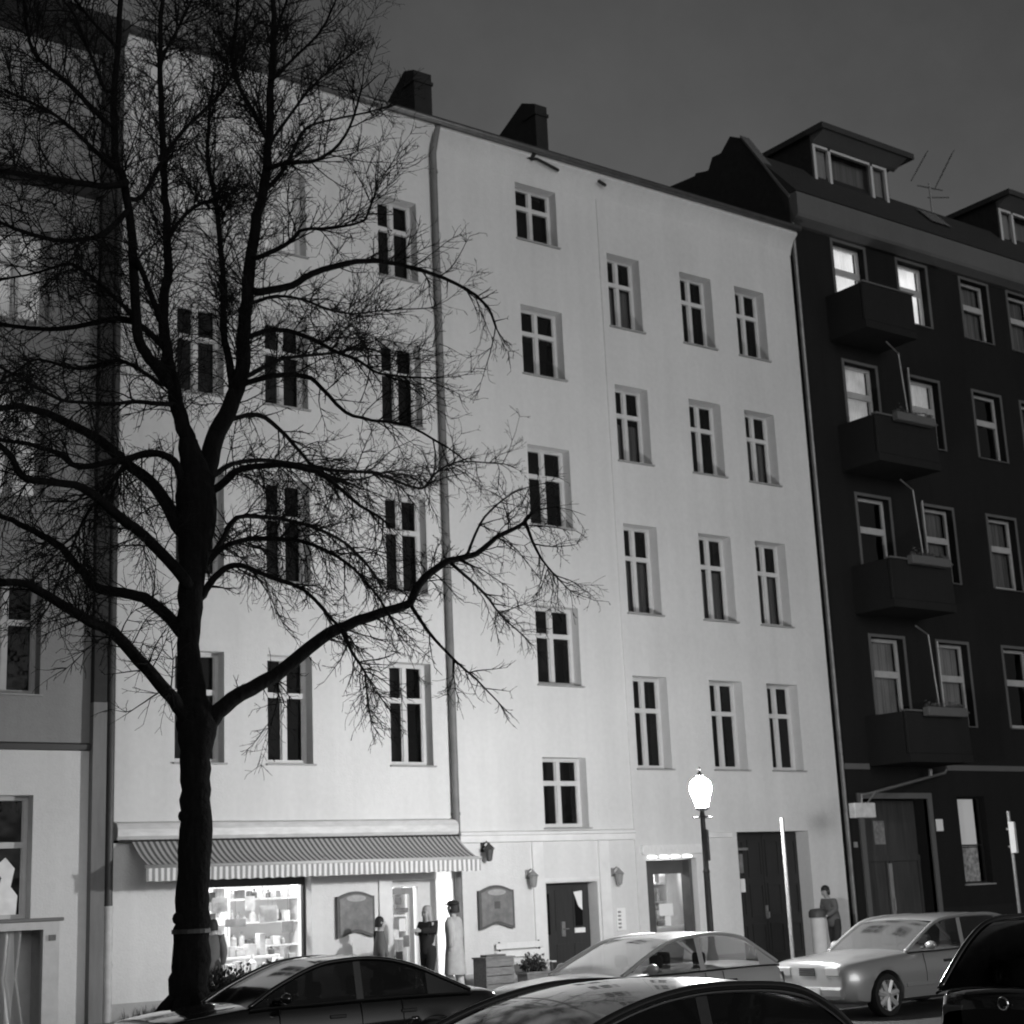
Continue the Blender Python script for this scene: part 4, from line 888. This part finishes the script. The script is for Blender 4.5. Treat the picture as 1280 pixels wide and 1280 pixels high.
# ------------------------------------------------------------------ lantern and sign posts on the kerb
LY = -7.8
def edge_plate(b, x, y, hw, th, z0, z1):     # a plate turned across the street
    a = math.atan2(x, y+CAMD)+R(4); u = Vector((math.sin(a), math.cos(a), 0)); v = Vector((u.y, -u.x, 0)); c = Vector((x, y, 0))
    q = [c-u*hw-v*th, c+u*hw-v*th, c+u*hw+v*th, c-u*hw+v*th]; i = len(b.v)
    b.v += [p+Vector((0, 0, z0)) for p in q]+[p+Vector((0, 0, z1)) for p in q]
    b.f += [tuple(i+k for k in w_) for w_ in ((0,3,2,1),(4,5,6,7),(0,1,5,4),(1,2,6,5),(2,3,7,6),(3,0,4,7))]
c = at(876, 990, LY)
LT = thing('street_lantern', 'lit old style street lantern on a dark post behind the pale car', 'street lamp', (c.x, LY, 0))
b = MB(); b.lathe((c.x, LY, 0), [(.16, 0), (.16, .1), (.11, .16), (.10, .7), (.07, .8), (.055, .9), (.05, 2.0), (.06, 2.02), (.045, 2.06), (.04, c.z-.42), (.06, c.z-.40), (.04, c.z-.36), (.03, c.z-.28)], 14); b.build('post', MIRON, LT, True, 40)
b = MB(); b.tube([(c.x-.2, LY, c.z-.40), (c.x+.2, LY, c.z-.40)], .018, 6); b.lathe((c.x, LY, c.z), [(.06, -.30), (.12, -.27), (.12, -.25)], 10); b.build('ladder_bar', MSTEEL, LT)
b = MB(); b.lathe((c.x, LY, c.z), [(.07, -.24), (.11, -.16), (.155, -.04), (.178, .07), (.165, .14), (.115, .2), (.05, .23)], 12); b.build('lantern_glass', MLANT, LT, True)
b = MB(); b.lathe((c.x, LY, c.z), [(.05, .232), (.07, .25), (.06, .28), (.03, .3), (.012, .33), (.03, .36), (.01, .40)], 10); b.build('finial', MIRON, LT, True)
for k in range(4):
    a = math.pi/4+k*math.pi/2; b = MB(); b.tube([(c.x+.095*math.cos(a), LY+.095*math.sin(a), c.z-.25), (c.x+.187*math.cos(a), LY+.187*math.sin(a), c.z+.08), (c.x+.06*math.cos(a), LY+.06*math.sin(a), c.z+.24)], .008, 5); b.build('glazing_bar', MIRON, LT)
b = MB(); edge_plate(b, c.x+.05, LY, .2, .03, c.z-1.08, c.z-.6); b.build('sign_plate', MIRON, LT)
def post(label, px, ytop, r, plate=None):
    p = at(px[0], ytop, LY); zt = p.z
    t = thing('sign_post', label, 'sign post', (p.x, LY, 0))
    b = MB(); b.tube([(p.x, LY, 0), (p.x, LY, zt)], r, 10); b.lathe((p.x, LY, 0), [(.09, 0), (.09, .04), (.05, .07)], 10); b.build('post', MSTEEL, t, True, 40)
    if plate:
        b = MB(); edge_plate(b, p.x, LY-.05, .24, .05, plate[0], plate[1]); b.build('sign_plate', mat('sign_plate_white', .75, .5), t)
        b = MB(); b.box(p.x-r-.002, p.x+r+.01, LY-.06, LY+.06, plate[0]+.1, plate[0]+.14); b.box(p.x-r-.002, p.x+r+.01, LY-.06, LY+.06, plate[1]-.14, plate[1]-.1); b.build('clamp', MSTEEL, t)
post('thin pale steel post in front of the dark carriage gate', (977, 1022), 1022, .034)
post('thin steel post with an edge on sign plate before the dark house', (1260, 1014), 1014, .032, (2.15, 2.72))
# booth at the left edge
bx = at(80, 1148, -4.0); x1 = bx.x; zt = bx.z
BO = thing('photo_booth', 'white framed booth with striped grey curtain at the left edge', 'booth', (x1-.8, -4.0, 0))
b = MB(); b.box(x1-1.9, x1, -4.02, -2.9, zt-.03, zt+.02, .01); b.build('top_slab', mat('booth_top', .2, .6), BO)
b = MB(); b.box(x1-.30, x1-.06, -4.0, -3.9, 0, zt-.03); b.box(x1-1.86, x1-.30, -4.0, -3.9, zt-.14, zt-.03); b.box(x1-.10, x1-.06, -3.9, -2.95, 0, zt-.03); b.box(x1-1.86, x1-.1, -3.0, -2.95, 0, zt-.03); b.box(x1-1.86, x1-1.8, -4.0, -3, 0, zt-.14); b.build('frame', mat('booth_paint', .62, .5, .1, 5), BO)
b = MB(); n = 60
for k in range(n):
    f = lambda k: (x1-1.75+1.18*k/n, -3.86+.05*math.sin(k*.62))
    g = lambda k: (x1-1.75+1.0*k/n+.12*(k/n), -3.86+.05*math.sin(k*.62))
    lo = lambda k: (x1-1.75+(1.05+.2)*k/n, -3.86+.05*math.sin(k*.62))
    for (A, za), (B_, zb_) in (((lo, .25), (g, .95)), ((g, .95), (f, zt-.15))):
        p0, p1, p2, p3 = A(k), A(k+1), B_(k+1), B_(k); b.quad((*p0, za), (*p1, za), (*p2, zb_), (*p3, zb_))
b.build('curtain', stripe_mat('booth_curtain', .55, .3, .26, 0), BO, True)
b = MB(); b.box(x1-.22, x1-.12, -4.02, -4.0, zt-.3, zt-.22); b.build('coin_plate', MBOARD, BO)
b = MB(); b.box(x1-.22, x1-.14, -4.02, -4.0, .2, .3); b.build('lower_plate', MBOARD, BO)
# planters, crate and bench before the shop
def planter(label, x0, x1_, y0, y1, z0, z1, seed, hs=.25, m=None, cat='planter'):
    t = thing('planter_box', label, cat, ((x0+x1_)/2, (y0+y1)/2, z0))
    b = MB(); b.box(x0, x1_, y0, y1, z0, z1, .015); b.box(x0-.02, x1_+.02, y0-.02, y1+.02, z1-.05, z1, .01); b.build('box', m or MWOOD, t)
    q = random.Random(seed); l = MB(); s_ = MB()
    for k in range(int(160*(x1_-x0))):
        p = Vector((q.uniform(x0+.05, x1_-.05), q.uniform(y0+.05, y1-.05), z1)); h = hs*q.uniform(.3, 1.2); tip = p+Vector((q.gauss(0, .06), q.gauss(0, .06), h)); s_.tube([p, tip], .004, 3, False)
        for j in range(5):
            c = p.lerp(tip, q.uniform(.3, 1)); d = Vector((q.gauss(0, 1), q.gauss(0, 1), q.gauss(.3, .6))).normalized()*.05; e = d.orthogonal().normalized()*.02; l.quad(c-e, c+d*.5-e*1.6, c+d, c+d*.5+e*1.6)
    l.build('foliage', MLEAF, t); s_.build('stems', MTWIG, t); return t
pa = at(262, 1232, -6.9); pb = at(332, 1232, -6.9)
planter('dark planter with ragged low shrubs between tree trunk and black saloon', pa.x-.1, pb.x+.35, -7.1, -6.6, 0, .62, 3, .38, mat('dark_planter', .012, .8))
pa = at(607, 1208, -1.6); pb = at(642, 1208, -1.6)
t = thing('wooden_crate', 'grey wooden crate standing on the pavement below the framed sign board', 'crate', ((pa.x+pb.x)/2, -1.4, 0))
b = MB()
for k in range(4): b.box(pa.x, pb.x, -1.62, -1.6, .03+k*.155, .17+k*.155)
b.box(pa.x, pa.x+.05, -1.6, -1.2, 0, .64); b.box(pb.x-.05, pb.x, -1.6, -1.2, 0, .64); b.box(pa.x, pb.x, -1.22, -1.2, 0, .64); b.box(pa.x-.02, pb.x+.02, -1.64, -1.18, .64, .67); b.build('slatted_box', MWOOD, t)
b = MB(); b.box(pa.x+.1, pb.x-.1, -1.5, -1.3, .67, .71); b.build('lid', MBOARDD, t)
t = thing('bench', 'pale slatted bench against the white wall left of the house door', 'bench', (20.0, -.3, 0))
for k in range(3): b = MB(); b.box(19.3, 20.5, -.5+k*.14, -.39+k*.14, .44, .47, .006); b.build('seat_slat', MTRIM, t)
for k in range(2): b = MB(); b.box(19.3, 20.5, -.1, -.075, .58+k*.16, .7+k*.16, .006); b.build('back_slat', MTRIM, t)
for x in (19.4, 20.4):
    b = MB(); b.tube([(x, -.48, 0), (x, -.48, .44), (x, -.08, .44)], .02, 6); b.tube([(x, -.12, 0), (x, -.06, .88)], .02, 6); b.build('leg', MIRON, t)
pa = at(652, 1226, -1.3)
planter('low dark planter of small plants in front of the pale bench', pa.x, pa.x+.55, -1.5, -1.15, 0, .34, 8, .3)
# bin beside the gate
c = at(1024, 1160, -1.2)
t = thing('pillar_bin', 'pale waste bin with a dark lid beside the carriage gate', 'bin', (c.x, -1.2, 0))
b = MB(); b.lathe((c.x, -1.2, 0), [(.19, 0), (.19, .05), (.17, .06), (.175, .98), (.18, 1.0)], 16); b.build('drum', mat('bin_paint', .6, .5, .1, 5), t, True, 40)
b = MB(); b.lathe((c.x, -1.2, 0), [(.21, 1.0), (.21, 1.12), (.17, 1.18), (.05, 1.2)], 16); b.build('lid', MIRON, t, True, 40)
# low tuft at the wall foot by the pier
t = MB(); q = random.Random(5); c = at(195, 1266, -.35)
for k in range(130):
    p = Vector((c.x+q.gauss(0, .22), -.3+q.gauss(0, .12), 0)); d = Vector((q.gauss(0, .3), q.gauss(0, .3), 1)).normalized()*q.uniform(.08, .28); e = Vector((.015, .005, 0)); t.quad(p-e, p+e, p+d)
tag(t.build('weed_tuft', mat('weed_leaf', .07, .9)), 'small tuft of weeds growing at the foot of the white wall by the tree', 'weeds')

# ------------------------------------------------------------------ people
MSKIN = mat('skin', .34, .6); MHAIRD = mat('dark_hair', .012, .7); MHAIRL = mat('fair_hair', .3, .7)
def skin(name, nodes, edges, m, parent, root=0, sub=2):
    me = bpy.data.meshes.new(name); off = woff(parent)
    me.from_pydata([tuple(Vector(p)-off) for p, r in nodes], edges, []); me.update()
    o = bpy.data.objects.new(name, me); COL.objects.link(o)
    md = o.modifiers.new('skin', 'SKIN'); md.use_smooth_shade = True
    if not me.skin_vertices: return o
    for i, (p, r) in enumerate(nodes):
        sv = me.skin_vertices[0].data[i]; rr_ = r if isinstance(r, tuple) else (r, r); sv.radius = rr_; sv.use_root = (i == root)
    sb = o.modifiers.new('sub', 'SUBSURF'); sb.levels = sub; sb.render_levels = sub
    dg = bpy.context.evaluated_depsgraph_get(); ev = o.evaluated_get(dg); nm = bpy.data.meshes.new_from_object(ev)
    o.modifiers.clear(); o.data = nm; nm.name = name; bpy.data.meshes.remove(me); nm.materials.clear(); nm.materials.append(m)
    nm.polygons.foreach_set('use_smooth', [True]*len(nm.polygons)); o.parent = parent
    return o
def person(label, x, y, face, H, top_m, leg_m, hair_m, arms=((.18, .02, -.5), (.18, .02, -.5)), coat=None, long_hair=False, cap=None, lean=0., stride=.08, z0=0.):
    """face: heading in degrees (0 looks at +X along the street, 90 into the wall). arms: per side hand target (side, forward, up) from the shoulder in units of height 1.75"""
    k = H/1.75; a = R(face); fw = Vector((math.cos(a), math.sin(a), 0)); lf = Vector((-math.sin(a), math.cos(a), 0)); O = Vector((x, y, z0))
    t = thing('person', label, 'person', O)
    def P(f, s, z): 
        f += lean*max(0, z-.95)
        return O + (fw*f + lf*s + Vector((0, 0, z)))*k
    N = []; E = []
    def add(p, r, par=None):
        N.append((p, r if isinstance(r, tuple) else r*k)); i = len(N)-1
        if par is not None: E.append((par, i))
        return i
    pel = add(P(0, 0, .93), .14); waist = add(P(0, 0, 1.08), .125, pel); chest = add(P(.01, 0, 1.28), .15, waist); neckb = add(P(0, 0, 1.43), .085, chest); neck = add(P(.01, 0, 1.49), .052, neckb)
    jaw = add(P(.035, 0, 1.56), .07, neck); head = add(P(.02, 0, 1.645), .092, jaw); crown = add(P(.005, 0, 1.705), .06, head)
    add(P(.118, 0, 1.61), .014, jaw)
    legs = []; armsN = []
    for s in (-1, 1):
        hip = add(P(0, s*.09, .88), .095, pel); kn = add(P(.03+s*stride*.6, s*.1, .49), .062, hip); an = add(P(-.01+s*stride, s*.1, .09), .042, kn); to = add(P(.14+s*stride, s*.115, .035), .034, an); legs.append((hip, kn, an))
        sh = add(P(0, s*.17, 1.39), .062, chest); hs, hf, hz = arms[0 if s < 0 else 1]
        tgt = Vector((hf, s*hs, 1.39+hz)); mid = Vector((hf*.35-.05, s*(.2+abs(hs)*.12), 1.39+hz*.55-.06*(1 if hz > -.3 else 0)))
        el = add(P(mid.x, mid.y, mid.z), .045, sh); wr_ = add(P(tgt.x, tgt.y, tgt.z), .03, el)
        d = (tgt-mid).normalized(); pm = tgt+d*.06; palm = add(P(pm.x, pm.y, pm.z), .034, wr_); armsN.append((sh, el, wr_))
        side = d.cross(Vector((0, 1, 0)));  side = side.normalized() if side.length > .1 else Vector((1, 0, 0))
        for q_, ln in ((-.03, .07), (-.01, .085), (.01, .08), (.03, .06)):
            b0 = pm+d*.03+side*q_; b1 = b0+d*ln*.5; b2 = b0+d*ln+Vector((0, -s*.025, 0))
            i0 = add(P(*b0), .010, palm); i1 = add(P(*b1), .009, i0); add(P(*b2), .008, i1)
        th = tgt+d*.02+side*.04; i0 = add(P(*th), .012, palm); add(P(*(th+d*.05+side*.015)), .010, i0)
    skin('body', N, E, MSKIN, t)
    for s in (-1, 1):
        e = MB(); e.ball(P(.104, s*.033, 1.642), .011*k, .011*k, .009*k, 5); e.build('eye', MHAIRD, t)
        e = MB(); e.ball(P(.015, s*.092, 1.63), .02*k, .012*k, .032*k, 5); e.build('ear', MSKIN, t)
    # trousers
    n2 = [(P(0, 0, 1.08), .14*k), (P(0, 0, .9), .158*k)]; e2 = [(0, 1)]
    for s in (-1, 1):
        i = len(n2); n2 += [(P(0, s*.09, .84), .112*k), (P(.03+s*stride*.6, s*.1, .49), .085*k), (P(-.01+s*stride, s*.1, .1), .07*k)]; e2 += [(1, i), (i, i+1), (i+1, i+2)]
    skin('trousers', n2, e2, leg_m, t)
    for s in (-1, 1):
        sh_ = MB(); c = P(.06+s*stride, s*.108, .045); v0 = len(sh_.v); sh_.ball(Vector((0, 0, 0)), .145*k, .05*k, .05*k, 6)
        for v in sh_.v[v0:]: v.xyz = c + fw*v.x + lf*v.y + Vector((0, 0, max(v.z, -.045*k)))
        sh_.build('shoe', MTRIMB, t, True)
    # jacket: torso and sleeves
    n3 = [(P(0, 0, .78), (.15*k, .13*k)), (P(0, 0, .93), (.19*k, .165*k)), (P(0, 0, 1.1), (.18*k, .155*k)), (P(.01, 0, 1.28), (.185*k, .17*k)), (P(0, 0, 1.44), .09*k)]; e3 = [(0, 1), (1, 2), (2, 3), (3, 4)]
    for sh, el, wr_ in armsN:
        i = len(n3); n3 += [(N[sh][0], .092*k), (N[el][0], .075*k), (N[wr_][0], .058*k)]; e3 += [(3, i), (i, i+1), (i+1, i+2)]
    skin('jacket', n3, e3, top_m, t)
    if coat:
        c_ = MB(); prof = [(1.36, .17, .13), (1.2, .2, .15), (1.0, .19, .15), (.8, .215, .175), (.6, .235, .19), (coat, .25, .2)]; sd_ = 20
        for z, sw, fd in prof:
            for j in range(sd_):
                q_ = 2*math.pi*j/sd_; rr_ = 1+.04*math.sin(q_*5)*(1.2-z); c_.v.append(P(fd*math.cos(q_)*rr_, sw*math.sin(q_)*rr_, z))
        for i in range(len(prof)-1):
            for j in range(sd_):
                a_ = i*sd_+j; b_ = i*sd_+(j+1) % sd_; c_.f.append((a_, b_, b_+sd_, a_+sd_))
        c_.build('coat', top_m, t, True)
    hh = MB(); c0 = P(-.005, 0, 1.668); m_ = 14; rings = 7
    for i in range(rings+1):
        ph = math.pi*.5*i/rings*1.15
        for j in range(m_):
            th = 2*math.pi*j/m_; fx, sy, zz = math.cos(th)*math.sin(ph), math.sin(th)*math.sin(ph), math.cos(ph)
            drop = 0 if fx > .3 else (.10 if not long_hair else .22)*max(0, (ph-1.0))/.8
            hh.v.append(c0 + (fw*(fx*(.118 if fx < .3 else .095)) + lf*(sy*.105) + Vector((0, 0, zz*.105-drop)))*k)
    for i in range(rings):
        for j in range(m_):
            a_ = i*m_+j; b_ = i*m_+(j+1) % m_; hh.f.append((a_, a_+m_, b_+m_, b_))
    hh.build('hair', hair_m, t, True)
    if cap:
        cp = MB(); cp.lathe(tuple(P(0, 0, 1.70)), [(.108*k, -.02*k), (.12*k, .01*k), (.115*k, .04*k), (.07*k, .07*k), (.01*k, .075*k)], 14); c1 = P(.13, 0, 1.695); v0 = len(cp.v); cp.ball(Vector((0, 0, 0)), .08*k, .08*k, .012*k, 5)
        for v in cp.v[v0:]: v.xyz = c1 + fw*v.x + lf*v.y + Vector((0, 0, v.z))
        cp.build('cap', cap, t, True)
    return t
MJBLK = mat('black_jacket', .01, .9); MJGRY = mat('grey_jacket', .11, .9, .15, 8); MCOAT = mat('light_coat', .36, .9, .15, 6); MJEAN = mat('pale_trousers', .42, .9); MTRD = mat('dark_trousers', .03, .9); MBLOUSE = mat('grey_shirt', .1, .9)
def stand(px, yy): return at(px, 1150, yy).x
person('person with dark hair and grey top standing small before the white shop wall', stand(475, -.9), -.9, -20, 1.5, MBLOUSE, MTRD, MHAIRD)
p = person('person with fair hair in black clothes lifting both hands beside the shop door', stand(534, -1.3), -1.3, -165, 1.66, MJBLK, MJBLK, MHAIRL, arms=((.06, .24, -.14), (.04, .26, -.10)), long_hair=True)
person('person in a long light coat and dark cap standing under the right awning end', stand(567, -1.6), -1.6, 120, 1.72, MCOAT, MJEAN, MHAIRD, arms=((.2, .05, -.46), (.2, -.02, -.48)), coat=.42, cap=MJBLK)
person('person with dark hair beside the trunk looking into the lit shop window', stand(266, -.3), -.3, 60, 1.6, MJGRY, MTRD, MHAIRD)
person('person in a grey jacket bending forward over the pale bin by the gate', stand(1043, -1.3), -1.3, 180, 1.68, MJGRY, MTRD, MHAIRD, arms=((.12, .3, -.34), (.1, .32, -.32)), lean=.32)
